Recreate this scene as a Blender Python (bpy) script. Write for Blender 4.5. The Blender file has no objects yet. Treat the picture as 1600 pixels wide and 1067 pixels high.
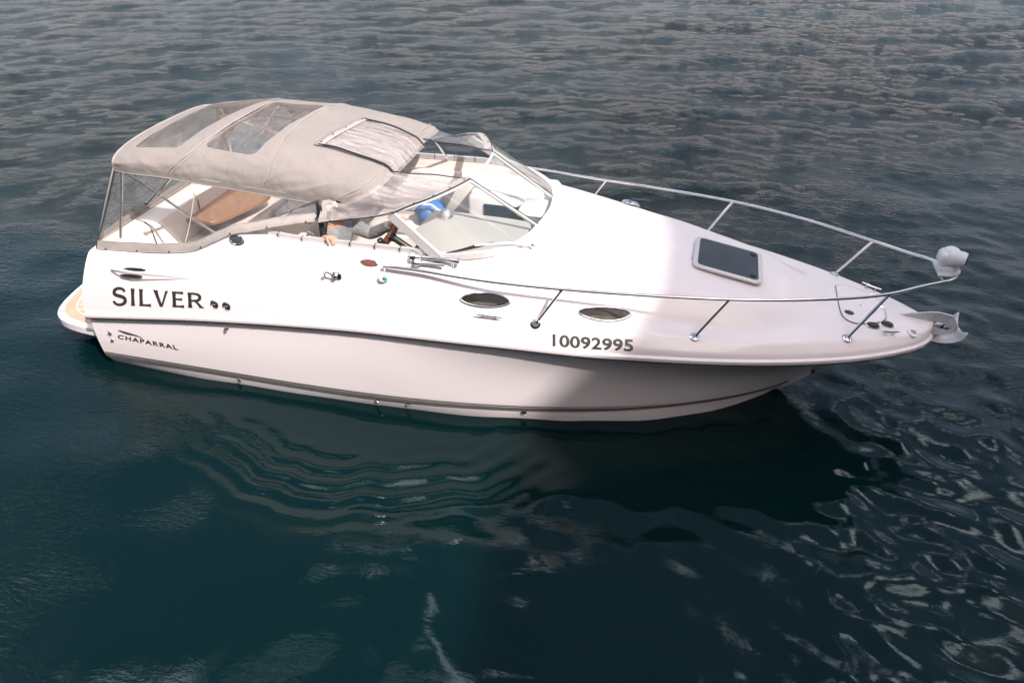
import bpy, math, random
import numpy as np
from mathutils import Vector, Matrix, Quaternion
from mathutils.bvhtree import BVHTree
random.seed(4); rng = np.random.default_rng(7)
C = bpy.context.scene.collection
sc = bpy.context.scene
R = math.radians

# ------------------------------------------------------------------ camera
cam = bpy.data.cameras.new('camera'); co = bpy.data.objects.new('camera', cam); C.objects.link(co); sc.camera = co
cam.sensor_width = 36; cam.lens = 1130.73 * 36 / 1600; cam.clip_start = .05; cam.clip_end = 6000
def cam_axes(yaw, pitch, roll):
    f = np.array([-math.sin(yaw) * math.cos(pitch), math.cos(yaw) * math.cos(pitch), -math.sin(pitch)])
    r = np.array([math.cos(yaw), math.sin(yaw), 0]); d = np.cross(f, r); c, s = math.cos(roll), math.sin(roll)
    return c * r + s * d, -s * r + c * d, f
_r, _d, _f = cam_axes(R(15.17124), R(35.00694), R(.48188))
co.matrix_world = Matrix(((_r[0], -_d[0], -_f[0], 5.38696), (_r[1], -_d[1], -_f[1], -5.84763), (_r[2], -_d[2], -_f[2], 4.34254), (0, 0, 0, 1)))

# ------------------------------------------------------------------ light
SUN = Vector((.575, -.39, .725)).normalized()
sl = bpy.data.lights.new('sun', 'SUN'); so = bpy.data.objects.new('sun', sl); C.objects.link(so)
sl.energy = 4.3; sl.angle = R(.53); sl.color = (1, .925, .89)
so.rotation_mode = 'QUATERNION'; so.rotation_quaternion = SUN.to_track_quat('Z', 'Y'); so.location = (10, -8, 20)
w = bpy.data.worlds.new('World'); sc.world = w; w.use_nodes = True
nt = w.node_tree; N = nt.nodes; L = nt.links; N.clear()
def nd(t, **k):
    n = N.new(t)
    for a, b in k.items(): setattr(n, a, b)
    return n
out = nd('ShaderNodeOutputWorld'); bg = nd('ShaderNodeBackground'); bg.inputs[1].default_value = .14
sky = nd('ShaderNodeTexSky', sky_type='NISHITA', sun_disc=False); sky.sun_elevation = math.asin(SUN.z); sky.sun_rotation = math.atan2(SUN.x, SUN.y)
sky.air_density = 1.0; sky.dust_density = 3.0; sky.ozone_density = 1.2
tc = nd('ShaderNodeTexCoord'); mp = nd('ShaderNodeMapping'); mp.inputs['Scale'].default_value = (1.5, 1.5, 2.6); mp.inputs['Location'].default_value = (-.7, 2.1, .0)
n1 = nd('ShaderNodeTexNoise'); n1.inputs['Scale'].default_value = 3.1; n1.inputs['Detail'].default_value = 7; n1.inputs['Roughness'].default_value = .56; n1.inputs['Distortion'].default_value = .35
cr = nd('ShaderNodeValToRGB'); cr.color_ramp.elements[0].position = .555; cr.color_ramp.elements[1].position = .655
mx = nd('ShaderNodeMix', data_type='RGBA'); mx.inputs['B'].default_value = (26, 24.6, 25, 1)
L.new(tc.outputs['Generated'], mp.inputs[0]); L.new(mp.outputs[0], n1.inputs['Vector']); L.new(n1.outputs['Fac'], cr.inputs[0])
sz = nd('ShaderNodeSeparateXYZ'); L.new(tc.outputs['Generated'], sz.inputs[0]); zr_ = nd('ShaderNodeMapRange', interpolation_type='SMOOTHSTEP'); zr_.inputs[1].default_value = .34; zr_.inputs[2].default_value = .56
L.new(sz.outputs['Z'], zr_.inputs[0]); cf = nd('ShaderNodeMath', operation='MULTIPLY'); L.new(cr.outputs[0], cf.inputs[0]); L.new(zr_.outputs[0], cf.inputs[1])   # cumulus overhead, clear towards the horizon
L.new(cf.outputs[0], mx.inputs['Factor']); wm = nd('ShaderNodeMix', data_type='RGBA', blend_type='MULTIPLY'); wm.inputs['Factor'].default_value = 1; wm.inputs['B'].default_value = (1.09, .975, .885, 1); L.new(sky.outputs[0], wm.inputs['A']); L.new(wm.outputs['Result'], mx.inputs['A']); L.new(mx.outputs['Result'], bg.inputs[0]); L.new(bg.outputs[0], out.inputs[0])
sc.view_settings.view_transform = 'Standard'; sc.view_settings.look = 'None'; sc.view_settings.gamma = 1; sc.view_settings.exposure = .70
sc.cycles.max_bounces = 10; sc.cycles.transparent_max_bounces = 24; sc.cycles.caustics_reflective = False; sc.cycles.caustics_refractive = False

# ------------------------------------------------------------------ materials
def mat(name, col, rough=.5, metal=0, noise=0, nscale=8, bump=0, bscale=60, coat=0, spec=None, col2=None, stretch=None):
    m = bpy.data.materials.new(name); m.use_nodes = True; t = m.node_tree; b = t.nodes['Principled BSDF']
    b.inputs['Base Color'].default_value = (*col, 1); b.inputs['Roughness'].default_value = rough; b.inputs['Metallic'].default_value = metal
    b.inputs['Coat Weight'].default_value = coat; b.inputs['Coat Roughness'].default_value = .06
    if spec is not None: b.inputs['Specular IOR Level'].default_value = spec
    tcn = t.nodes.new('ShaderNodeTexCoord'); mpn = t.nodes.new('ShaderNodeMapping'); t.links.new(tcn.outputs['Object'], mpn.inputs[0])
    if stretch: mpn.inputs['Scale'].default_value = stretch
    if noise or col2:
        n = t.nodes.new('ShaderNodeTexNoise'); n.inputs['Scale'].default_value = nscale; n.inputs['Detail'].default_value = 6
        t.links.new(mpn.outputs[0], n.inputs['Vector'])
        x = t.nodes.new('ShaderNodeMix'); x.data_type = 'RGBA'
        x.inputs['A'].default_value = (*[c * (1 - noise) for c in col], 1); x.inputs['B'].default_value = (*(col2 or [min(1, c * (1 + noise)) for c in col]), 1)
        r = t.nodes.new('ShaderNodeMapRange'); r.inputs[1].default_value = .3; r.inputs[2].default_value = .7
        t.links.new(n.outputs['Fac'], r.inputs[0]); t.links.new(r.outputs[0], x.inputs['Factor']); t.links.new(x.outputs['Result'], b.inputs['Base Color'])
        q = t.nodes.new('ShaderNodeMapRange'); q.inputs[3].default_value = rough * .85; q.inputs[4].default_value = min(1, rough * 1.2)
        t.links.new(n.outputs['Fac'], q.inputs[0]); t.links.new(q.outputs[0], b.inputs['Roughness'])
    if bump:
        n = t.nodes.new('ShaderNodeTexNoise'); n.inputs['Scale'].default_value = bscale; n.inputs['Detail'].default_value = 4; t.links.new(mpn.outputs[0], n.inputs['Vector'])
        bp = t.nodes.new('ShaderNodeBump'); bp.inputs['Strength'].default_value = bump; bp.inputs['Distance'].default_value = .01
        t.links.new(n.outputs['Fac'], bp.inputs['Height']); t.links.new(bp.outputs[0], b.inputs['Normal'])
    return m
def deep_bump(m, d):
    for n_ in m.node_tree.nodes:
        if n_.type == 'BUMP': n_.inputs['Distance'].default_value = d
def clear_mat(name, tint, film, film_col, rough=.05, bump=0, wr=(6, 1.5, 6)):
    """clear sheet: mostly transparent, a thin milky film, mirror reflections by Fresnel"""
    m = bpy.data.materials.new(name); m.use_nodes = True; t = m.node_tree; t.nodes.clear(); A = t.nodes.new
    o = A('ShaderNodeOutputMaterial'); tr = A('ShaderNodeBsdfTransparent'); tr.inputs[0].default_value = (*tint, 1)
    df = A('ShaderNodeBsdfDiffuse'); df.inputs[0].default_value = (*film_col, 1); gl = A('ShaderNodeBsdfGlossy'); gl.inputs['Roughness'].default_value = rough
    m1 = A('ShaderNodeMixShader'); m1.inputs[0].default_value = film; m2 = A('ShaderNodeMixShader'); fr = A('ShaderNodeFresnel'); ge = A('ShaderNodeNewGeometry'); io = A('ShaderNodeMapRange'); io.inputs[3].default_value = 1.45; io.inputs[4].default_value = 1 / 1.45; t.links.new(ge.outputs['Backfacing'], io.inputs[0]); t.links.new(io.outputs[0], fr.inputs[0])
    t.links.new(tr.outputs[0], m1.inputs[1]); t.links.new(df.outputs[0], m1.inputs[2]); t.links.new(fr.outputs[0], m2.inputs[0]); t.links.new(m1.outputs[0], m2.inputs[1]); t.links.new(gl.outputs[0], m2.inputs[2]); t.links.new(m2.outputs[0], o.inputs[0])
    tcn = A('ShaderNodeTexCoord'); mpn = A('ShaderNodeMapping'); mpn.inputs['Scale'].default_value = wr; t.links.new(tcn.outputs['Object'], mpn.inputs[0])
    n = A('ShaderNodeTexNoise'); n.inputs['Scale'].default_value = 2.2; n.inputs['Detail'].default_value = 5; n.inputs['Distortion'].default_value = .6; t.links.new(mpn.outputs[0], n.inputs['Vector'])
    if bump:
        bp = A('ShaderNodeBump'); bp.inputs['Strength'].default_value = bump; bp.inputs['Distance'].default_value = .05; t.links.new(n.outputs['Fac'], bp.inputs['Height'])
        t.links.new(bp.outputs[0], gl.inputs['Normal']); t.links.new(bp.outputs[0], fr.inputs['Normal'])
        mr = A('ShaderNodeMapRange'); mr.inputs[1].default_value = .35; mr.inputs[2].default_value = .75; mr.inputs[3].default_value = film * .5; mr.inputs[4].default_value = film * 2.0
        t.links.new(n.outputs['Fac'], mr.inputs[0]); t.links.new(mr.outputs[0], m1.inputs[0])
    return m
GEL = mat('gelcoat', (.80, .735, .738), .3, noise=.012, nscale=1.5, coat=.35)
LINER = mat('cockpit gelcoat', (.80, .745, .69), .45, noise=.03, nscale=3)
VINYLSEAT = mat('seat vinyl', (.62, .57, .54), .5, noise=.04, nscale=5, bump=.2, bscale=12)
DASH = mat('dash vinyl', (.38, .355, .335), .55, noise=.03, nscale=4)
RUBBER = mat('black rubber', (.022, .022, .022), .55, noise=.2, nscale=20)
STRAKE = mat('grey strake', (.085, .08, .075), .5, noise=.12, nscale=9)
CHROME = mat('stainless steel', (.72, .71, .70), .13, 1, noise=.04, nscale=9)
ALU = mat('white aluminium', (.66, .63, .62), .35, .35, noise=.03, nscale=12)
CANVAS = mat('canvas', (.315, .286, .268), .85, noise=.05, nscale=3, bump=.35, bscale=9)
CANVAS_TRIM = mat('canvas trim', (.33, .30, .28), .85, noise=.10, nscale=14, bump=.3, bscale=22)
PIPING = mat('dark piping', (.02, .024, .03), .5, noise=.1)
WOOD = mat('varnished wood', (.24, .115, .048), .35, col2=(.34, .18, .085), nscale=3, stretch=(3, 30, 3))
DARKWOOD = mat('dark wood', (.14, .045, .022), .3, noise=.3, nscale=9)
BLACK = mat('black plastic', (.02, .021, .022), .4, noise=.1)
LETTER = mat('letter vinyl', (.035, .033, .033), .4, noise=.1)
NUMBERS = mat('number vinyl', (.085, .08, .08), .25, .3, noise=.2, nscale=4)
RED = mat('red vinyl', (.5, .03, .03), .4, noise=.05)
GREEN = mat('green lens', (.02, .26, .20), .2, noise=.05)
SMOKE = mat('smoked acrylic', (.045, .052, .058), .10, noise=.25, nscale=3, spec=.3)
PORTG = mat('porthole glass', (.020, .018, .015), .06, noise=.2, nscale=14, spec=.4)
GALV = mat('galvanised steel', (.52, .53, .55), .5, .35, noise=.12, nscale=14, bump=.15, bscale=40)
LAMPW = mat('white enamel', (.62, .64, .66), .45, noise=.03, nscale=6)
SKIN = mat('skin', (.50, .28, .19), .5, noise=.06, nscale=20)
SHIRT = mat('grey shirt', (.30, .31, .32), .9, noise=.10, nscale=7, bump=.5, bscale=14)
PANTS = mat('dark trousers', (.03, .032, .036), .9, noise=.15, nscale=9)
HAIR = mat('auburn hair', (.10, .04, .02), .7, noise=.2, nscale=30)
BLUE = mat('blue nylon', (.02, .13, .36), .5, noise=.25, nscale=9, bump=.5, bscale=14)
WHITEC = mat('white cloth', (.72, .70, .70), .8, noise=.04)
NAVY = mat('tinted cabin door', (.012, .03, .055), .12, noise=.1)
CORD = mat('dark cord', (.03, .03, .03), .6, noise=.1)
VINYL = clear_mat('clear vinyl', (.975, .965, .955), .05, (.62, .60, .58), .08, .5)
VINYL_ROOF = clear_mat('clear roof vinyl', (.96, .94, .92), .10, (.66, .55, .48), .04, 2.6, (14, 4, 4))  # warm film colour stands in for tan glare on the roof panes
VINYL_MILKY = clear_mat('milky vinyl', (.95, .92, .91), .24, (.68, .63, .62), .1, .6, (2, 9, 4))
GLASS = clear_mat('windscreen glass', (.93, .965, .95), .03, (.6, .7, .66), .01)
def see_through_cloth(m, col, k):
    """cloth that lets some daylight through"""
    t = m.node_tree; o = t.nodes['Material Output']; p = t.nodes['Principled BSDF']; tl = t.nodes.new('ShaderNodeBsdfTranslucent'); tl.inputs[0].default_value = (*col, 1); x = t.nodes.new('ShaderNodeMixShader'); x.inputs[0].default_value = k
    t.links.new(p.outputs[0], x.inputs[1]); t.links.new(tl.outputs[0], x.inputs[2]); t.links.new(x.outputs[0], o.inputs[0])
deep_bump(CANVAS, .05); deep_bump(SHIRT, .05)
see_through_cloth(CANVAS, (.5, .45, .41), .22)
def teak_mat():
    m = mat('teak planks', (.40, .30, .215), .65, noise=.08, nscale=10, stretch=(3, 12, 3)); t = m.node_tree; A = t.nodes.new
    b = t.nodes['Principled BSDF']; src = b.inputs['Base Color'].links[0].from_socket
    g = A('ShaderNodeTexCoord'); s = A('ShaderNodeSeparateXYZ'); t.links.new(g.outputs['Object'], s.inputs[0])
    a = A('ShaderNodeMath'); a.operation = 'DIVIDE'; a.inputs[1].default_value = .075; t.links.new(s.outputs['Y'], a.inputs[0])
    f = A('ShaderNodeMath'); f.operation = 'FRACT'; t.links.new(a.outputs[0], f.inputs[0])
    c = A('ShaderNodeMath'); c.operation = 'LESS_THAN'; c.inputs[1].default_value = .13; t.links.new(f.outputs[0], c.inputs[0])
    x = A('ShaderNodeMix'); x.data_type = 'RGBA'; x.inputs['B'].default_value = (.74, .70, .66, 1)
    t.links.new(c.outputs[0], x.inputs['Factor']); t.links.new(src, x.inputs['A']); t.links.new(x.outputs['Result'], b.inputs['Base Color']); return m
TEAK = teak_mat(); TEAKB = mat('teak border', (.42, .31, .22), .65, noise=.08, nscale=10)

# ------------------------------------------------------------------ helpers
def tag(o, label=None, cat=None, group=None, kind=None):
    for k, v in (('label', label), ('category', cat), ('group', group), ('kind', kind)):
        if v: o[k] = v
    return o
def empty(name, loc=(0, 0, 0)):
    o = bpy.data.objects.new(name, None); C.objects.link(o); o.location = loc; return o
class MB:
    def __init__(s): s.v = []; s.f = []; s.m = []
    def add(s, V, F, mi=0):
        k = len(s.v); s.v += [tuple(map(float, p)) for p in V]; s.f += [tuple(k + i for i in f) for f in F]; s.m += [mi] * len(F); return s
    def grid(s, G, mi=0, closed_u=False, closed_v=False, mask=None):
        G = np.asarray(G, float); nu, nv = G.shape[:2]; F = []
        for i in range(nu if closed_u else nu - 1):
            for j in range(nv if closed_v else nv - 1):
                if mask is not None and not mask[i][j]: continue
                a, b = (i + 1) % nu, (j + 1) % nv; F.append((i * nv + j, a * nv + j, a * nv + b, i * nv + b))
        return s.add(G.reshape(-1, 3), F, mi)
    def box(s, c, d, rot=None, mi=0, bev=.12):
        """box with chamfered edges"""
        c = np.array(c, float); h = np.array(d, float) / 2; b = min(h) * bev * 2; V = []; Mx = np.array(rot or Matrix.Identity(3))
        P = []
        for z in (-1, 1):
            for x, y in ((-1, -1), (1, -1), (1, 1), (-1, 1)): P.append((x, y, z))
        idx = {}; F = []
        for p in P:
            for ax in range(3):
                q = [p[i] * (h[i] - (0 if i == ax else b)) for i in range(3)]; idx[(p, ax)] = len(V); V.append(c + Mx @ np.array(q))
        for ax in range(3):
            o1, o2 = (ax + 1) % 3, (ax + 2) % 3
            for sg in (-1, 1):
                r = []
                for a, e in ((-1, -1), (1, -1), (1, 1), (-1, 1)):
                    p = [0] * 3; p[ax] = sg; p[o1] = a; p[o2] = e; r.append(idx[(tuple(p), ax)])
                F.append(r if sg > 0 else r[::-1])
        for ax in range(3):
            o1, o2 = (ax + 1) % 3, (ax + 2) % 3
            for a in (-1, 1):
                for e in (-1, 1):
                    p = [0] * 3; p[o1] = a; p[o2] = e; p[ax] = -1; q = list(p); q[ax] = 1; p, q = tuple(p), tuple(q)
                    r = [idx[(p, o1)], idx[(q, o1)], idx[(q, o2)], idx[(p, o2)]]; F.append(r if a * e < 0 else r[::-1])
        for p in P:
            r = [idx[(p, 0)], idx[(p, 1)], idx[(p, 2)]]; F.append(r if p[0] * p[1] * p[2] > 0 else r[::-1])
        return s.add(V, F, mi)
    def tube(s, pts, r, n=10, mi=0, closed=False):
        pts = np.asarray(pts, float); rr = np.broadcast_to(np.asarray(r, float), (len(pts),)); G = []; up = None
        for i, p in enumerate(pts):
            if closed: t = pts[(i + 1) % len(pts)] - pts[i - 1]
            else: t = pts[min(i + 1, len(pts) - 1)] - pts[max(i - 1, 0)]
            t = t / (np.linalg.norm(t) + 1e-12)
            if up is None: up = np.array([0, 0, 1.]) if abs(t[2]) < .9 else np.array([1., 0, 0])
            u = up - t * (up @ t); u /= np.linalg.norm(u); up = u; v = np.cross(t, u)
            G.append([p + rr[i] * (math.cos(a) * u + math.sin(a) * v) for a in np.linspace(0, 2 * math.pi, n, endpoint=False)])
        k = len(s.v); s.grid(G, mi, closed_u=closed, closed_v=True)
        if not closed:
            s.f += [tuple(range(k + n - 1, k - 1, -1)), tuple(range(len(s.v) - n, len(s.v)))]; s.m += [mi, mi]
        return s
    def lathe(s, prof, c=(0, 0, 0), axis=(0, 0, 1), n=24, sx=1, sy=1, mi=0, xdir=None):
        q = Vector(axis).normalized(); X = Vector(xdir) if xdir is not None else (Vector((1, 0, 0)) if abs(q.x) < .9 else Vector((0, 1, 0))); X = (X - q * X.dot(q)).normalized(); Y = q.cross(X); c = Vector(c)
        G = [[c + X * (r * math.cos(a) * sx) + Y * (r * math.sin(a) * sy) + q * h for a in np.linspace(0, 2 * math.pi, n, endpoint=False)] for r, h in prof]
        k = len(s.v); s.grid(G, mi, closed_v=True)
        if prof[-1][0] > 1e-6: s.f.append(tuple(range(len(s.v) - n, len(s.v)))); s.m.append(mi)
        if prof[0][0] > 1e-6: s.f.append(tuple(range(k + n - 1, k - 1, -1))); s.m.append(mi)
        return s
    def ell(s, c, r, n=16, m=10, mi=0):
        c = np.array(c, float); G = [[c + np.array([r[0] * math.sin(b) * math.cos(a), r[1] * math.sin(b) * math.sin(a), r[2] * math.cos(b)]) for a in np.linspace(0, 2 * math.pi, n, endpoint=False)] for b in np.linspace(.001, math.pi - .001, m)]
        return s.grid(G, mi, closed_v=True)
    def prism(s, poly, thick, origin, X, Y, mi=0):
        """polygon in a frame (origin, X, Y) thickened along X x Y"""
        o = Vector(origin); X = Vector(X).normalized(); Y = Vector(Y); Y = (Y - X * Y.dot(X)).normalized(); Z = X.cross(Y); n = len(poly)
        V = [o + X * a + Y * b for a, b in poly] + [o + X * a + Y * b + Z * thick for a, b in poly]
        F = [tuple(range(n - 1, -1, -1)), tuple(range(n, 2 * n))] + [(i, (i + 1) % n, n + (i + 1) % n, n + i) for i in range(n)]
        return s.add(V, F, mi)
    def build(s, name, mats, parent=None, smooth=True, angle=35, solid=0, bevel=0):
        me = bpy.data.meshes.new(name); me.from_pydata(s.v, [], s.f); mats = mats if isinstance(mats, (list, tuple)) else [mats]
        for m in mats: me.materials.append(m)
        me.polygons.foreach_set('material_index', s.m)
        import bmesh
        b = bmesh.new(); b.from_mesh(me); bmesh.ops.remove_doubles(b, verts=b.verts, dist=1e-5); bmesh.ops.recalc_face_normals(b, faces=b.faces); b.to_mesh(me); b.free()
        if smooth:
            me.polygons.foreach_set('use_smooth', [True] * len(me.polygons)); me.set_sharp_from_angle(angle=R(angle))
        o = bpy.data.objects.new(name, me); C.objects.link(o)
        if parent: o.parent = parent
        if solid: q = o.modifiers.new('thickness', 'SOLIDIFY'); q.thickness = solid; q.offset = 0
        if bevel: q = o.modifiers.new('edge', 'BEVEL'); q.width = bevel; q.segments = 2; q.limit_method = 'ANGLE'
        return o
def rrect(w, h, r, n=6):
    P = []
    for cx, cy, a0 in ((w / 2 - r, h / 2 - r, 0), (-w / 2 + r, h / 2 - r, 90), (-w / 2 + r, -h / 2 + r, 180), (w / 2 - r, -h / 2 + r, 270)):
        P += [(cx + r * math.cos(R(a0 + 90 * i / n)), cy + r * math.sin(R(a0 + 90 * i / n))) for i in range(n + 1)]
    return P
# GEOM BEGIN ------------------------------------------------------- the boat's surfaces as functions
def pchip(xs, ys):
    xs = np.array(xs, float); ys = np.array(ys, float); h = np.diff(xs); d = np.diff(ys) / h; m = np.zeros_like(ys)
    m[0], m[-1] = d[0], d[-1]
    for i in range(1, len(xs) - 1):
        if d[i - 1] * d[i] > 0: w1, w2 = 2 * h[i] + h[i - 1], h[i] + 2 * h[i - 1]; m[i] = (w1 + w2) / (w1 / d[i - 1] + w2 / d[i])
    def f(x):
        x = np.clip(np.asarray(x, float), xs[0], xs[-1]); i = np.clip(np.searchsorted(xs, x) - 1, 0, len(xs) - 2); t = (x - xs[i]) / h[i]
        return (1 + 2 * t) * (1 - t) ** 2 * ys[i] + t * (1 - t) ** 2 * h[i] * m[i] + t * t * (3 - 2 * t) * ys[i + 1] + t * t * (t - 1) * h[i] * m[i + 1]
    return f
XT = 7.5
def yr(x): return 1.29 * (1 - np.clip((x - 3) / 4.5, 0, 1) ** 2.2) ** .61
zr = pchip([-.06, .5, 1.21, 2.2, 2.87, 3.49, 4.09, 4.71, 5.26, 5.8, 6.34, 6.78, 7.2, 7.5], [.593, .669, .763, .862, .912, .934, .943, .93, .92, .903, .883, .862, .838, .80])
_ST = {  # x: moulding, shoulder, edge, top outer, centre   (y, z)
 -.06: [(1.285, .70), (1.25, .95), (1.16, 1.20), (1.09, 1.255), (0, 1.27)],
 1.0: [(1.285, .84), (1.24, 1.08), (1.15, 1.30), (1.09, 1.36), (0, 1.38)],
 1.25: [(1.285, .87), (1.24, 1.11), (1.15, 1.35), (1.09, 1.41), (0, 1.43)],
 1.75: [(1.285, .92), (1.23, 1.24), (1.14, 1.54), (1.08, 1.60), (0, 1.62)],
 2.2: [(1.285, .96), (1.23, 1.25), (1.14, 1.505), (1.08, 1.562), (0, 1.60)],
 3.3: [(1.28, 1.03), (1.22, 1.26), (1.12, 1.51), (1.06, 1.58), (0, 1.65)],
 4.0: [(1.25, 1.04), (1.17, 1.21), (1.01, 1.41), (.80, 1.53), (0, 1.59)],
 4.8: [(1.17, 1.02), (1.09, 1.15), (.93, 1.29), (.70, 1.41), (0, 1.465)],
 5.3: [(1.09, 1.00), (1.01, 1.09), (.86, 1.13), (.66, 1.33), (0, 1.39)],
 5.7: [(1.0, .98), (.92, 1.065), (.78, 1.085), (.60, 1.25), (0, 1.305)],
 6.05: [(.90, .965), (.83, 1.045), (.70, 1.06), (.50, 1.19), (0, 1.24)],
 6.4: [(.78, .95), (.70, 1.025), (.48, 1.05), (.28, 1.11), (0, 1.14)],
 6.65: [(.68, .94), (.59, 1.01), (.40, 1.035), (.20, 1.04), (0, 1.04)],
 7.1: [(.435, .915), (.37, .965), (.25, .985), (.1, .99), (0, .99)],
 7.5: [(.42, .87), (.35, .92), (.22, .94), (.1, .945), (0, .945)]}
_sx = sorted(_ST)
def _yrs(x): return float(yr(x)) if x < 7.4 else .44
_RY = [pchip(_sx, [_ST[x][i][0] / _yrs(x) for x in _sx]) for i in range(5)]; _RZ = [pchip(_sx, [_ST[x][i][1] for x in _sx]) for i in range(5)]
def chaikin(P, n):
    for _ in range(n):
        Q = [P[0]]
        for a, b in zip(P[:-1], P[1:]): Q += [a * .75 + b * .25, a * .25 + b * .75]
        Q.append(P[-1]); P = Q
    return P
def section(x):
    y0 = float(yr(x)); P = [np.array([y0, float(zr(x))])] + [np.array([y0 * float(_RY[i](x)), float(_RZ[i](x))]) for i in range(5)]
    c = .25 - .16 * float(np.clip((x - 4.4) / .8, 0, 1)); Q = [P[0]]
    for a, b in zip(P[:-1], P[1:]): Q += [a * (1 - c) + b * c, a * c + b * (1 - c)]
    return np.array(chaikin(Q + [P[-1]], 2))
def zdeck(x, y):
    S = section(x); return float(np.interp(abs(y), S[::-1, 0], S[::-1, 1]))
WS = np.array([(3.47, -1.045, 1.575), (3.62, -.985, 1.56), (3.83, -.86, 1.545), (3.98, -.71, 1.54), (4.075, -.55, 1.545), (4.135, -.33, 1.558), (4.165, -.15, 1.568), (4.175, 0, 1.57)])
_yo = pchip([-1, 3.3] + list(WS[:, 0]), [1.0, 1.0] + [-a + (.0 if a < 0 else 0) for a in WS[:, 1] + np.linspace(.045, 0, 8)])
def yopen(x): return float(_yo(x)) if x < 4.175 else 0.
def shear(x, z): return x + .30 * max(0, z - .75) * float(np.clip(1 - (x + .06) / 1.0, 0, 1))
def deckrow(x, n):
    S = section(x); yo = yopen(x); k = np.argmax(S[:, 0] < yo) if yo > 0 else len(S)
    if yo > 0: a, b = S[k - 1], S[k]; t = (a[0] - yo) / (a[0] - b[0] + 1e-9); S = np.vstack([S[:k], a + t * (b - a)])
    s = np.r_[0, np.cumsum(np.hypot(*np.diff(S, axis=0).T))]; q = np.linspace(0, s[-1], n)
    return np.c_[np.interp(q, s, S[:, 0]), np.interp(q, s, S[:, 1])]
# canopy
_ze = pchip([.35, .8, 1.3, 1.9, 2.35, 2.85], [1.96, 1.972, 1.945, 1.91, 1.885, 1.87]); _zc = pchip([.35, .75, 1.2, 1.5, 1.85, 2.35, 2.7, 2.87], [2.10, 2.19, 2.255, 2.275, 2.265, 2.22, 2.13, 2.07])
YE = .86; XA = .36
def xfront(t): return 2.87 - .30 * abs(t) ** 4
def canopy(s, t):
    """s 0 aft .. 1 front, t -1 starboard .. 1 port"""
    x0 = XA + .02 * (1 - abs(t) ** 3) * 0; x = x0 + (xfront(t) - x0) * s; a = (t + 1) / 2 * math.pi; n = 2.5
    cx, sx = -math.cos(a), max(0., math.sin(a)); y = math.copysign(abs(cx) ** (2 / n), cx) * YE; h = sx ** (2 / n)
    sag = -.012 * math.sin(math.pi * min(1, max(0, (x - .36) / .75))) ** 2 if x < 1.1 else (-.016 * math.sin(math.pi * (x - 1.1) / .85) ** 2 if x < 1.95 else -.012 * math.sin(math.pi * min(1, (x - 1.95) / .9)) ** 2)
    z = float(_ze(x)) + (float(_zc(x)) - float(_ze(x))) * h + sag * h
    y *= 1 - .07 * float(np.clip((.75 - x) / .4, 0, 1)) ** 2
    return np.array([x, y, z])
# GEOM END

# ------------------------------------------------------------------ water
def wave_height(X, Y):
    H = np.zeros_like(X); rs = np.random.default_rng(3)
    sg = lambda v, c, w_: 1 / (1 + np.exp(-(v - c) / w_))
    far = sg(Y, 1.4, .9); glassy = sg(X, 6.1, .35) * (1 - sg(Y, 4.5, 1.2)); left = sg(-X, .6, .6) * (1 - far)
    for i in range(64):   # wind waves beyond the boat
        lam = .24 * (12 ** rs.random()); th = R(-80) + rs.normal() * R(30); k = 2 * math.pi / lam; ph = rs.random() * 6.28
        X2 = X + .15 * lam * np.sin(1.3 * Y / lam + ph); a = .0012 * lam ** 1.1 * (.6 + .8 * rs.random())
        H += a * np.exp(-(2.6 * SPC / lam) ** 4) * np.maximum(far * (1 - .5 * glassy), .45 * left) * np.sin(k * (X2 * math.cos(th) + Y * math.sin(th)) + ph)
    rib = sg(X, 8.0, 1.5) * sg(Y, 3.0, .8)
    for i in range(9):    # longer ribbed swell off the bow
        lam = .7 + .9 * rs.random(); th = R(-72) + rs.normal() * R(7); k = 2 * math.pi / lam; ph = rs.random() * 6.28; gate = .5 + .5 * np.sin(.35 * X + .22 * Y + ph)
        H += .0075 * lam * np.exp(-(2.6 * SPC / lam) ** 4) * rib * gate * np.sin(k * (X * math.cos(th) + Y * math.sin(th)) + ph + .8 * np.sin(.9 * X + ph))
    for i in range(26):   # smooth glassy ripples round the bow and towards the viewer
        lam = .24 + .42 * rs.random(); th = R(-60) + rs.normal() * R(55); k = 2 * math.pi / lam; ph = rs.random() * 6.28
        X2 = X + .25 * lam * np.sin(1.1 * Y / lam + ph); Y2 = Y + .25 * lam * np.sin(.9 * X / lam + 2 * ph)
        H += .0050 * lam * (.5 + rs.random()) * np.maximum(glassy, .36 * sg(X, 4.1, .5)) * np.sin(k * (X2 * math.cos(th) + Y2 * math.sin(th)) + ph)
    for i in range(12):   # long calm undulation everywhere
        lam = .7 + 1.6 * rs.random(); th = rs.random() * 6.28; H += .0030 * lam ** .8 * np.sin(2 * math.pi / lam * (X * math.cos(th) + Y * math.sin(th)) + rs.random() * 6.28)
    # rings pushed off the turning hull
    r = np.hypot(X - 2.6, Y - .1); an = np.arctan2(Y - .1, X - 2.6); q = r + .035 * np.sin(an * 9) + .022 * np.sin(an * 23 + 1) + .012 * np.sin(an * 41)
    side = sg(an, -2.15, .10) * (1 - sg(an, -.62, .09)) * (1 - sg(Y, -1.2, .1))
    H += .0078 * side * np.exp(-((r - 2.28) / .34) ** 2) * np.sin(2 * math.pi * q / .185) + .0022 * side * np.exp(-((r - 2.05) / .45) ** 2) * np.sin(2 * math.pi * q / .083 + 2 * np.sin(an * 13))
    return H
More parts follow.
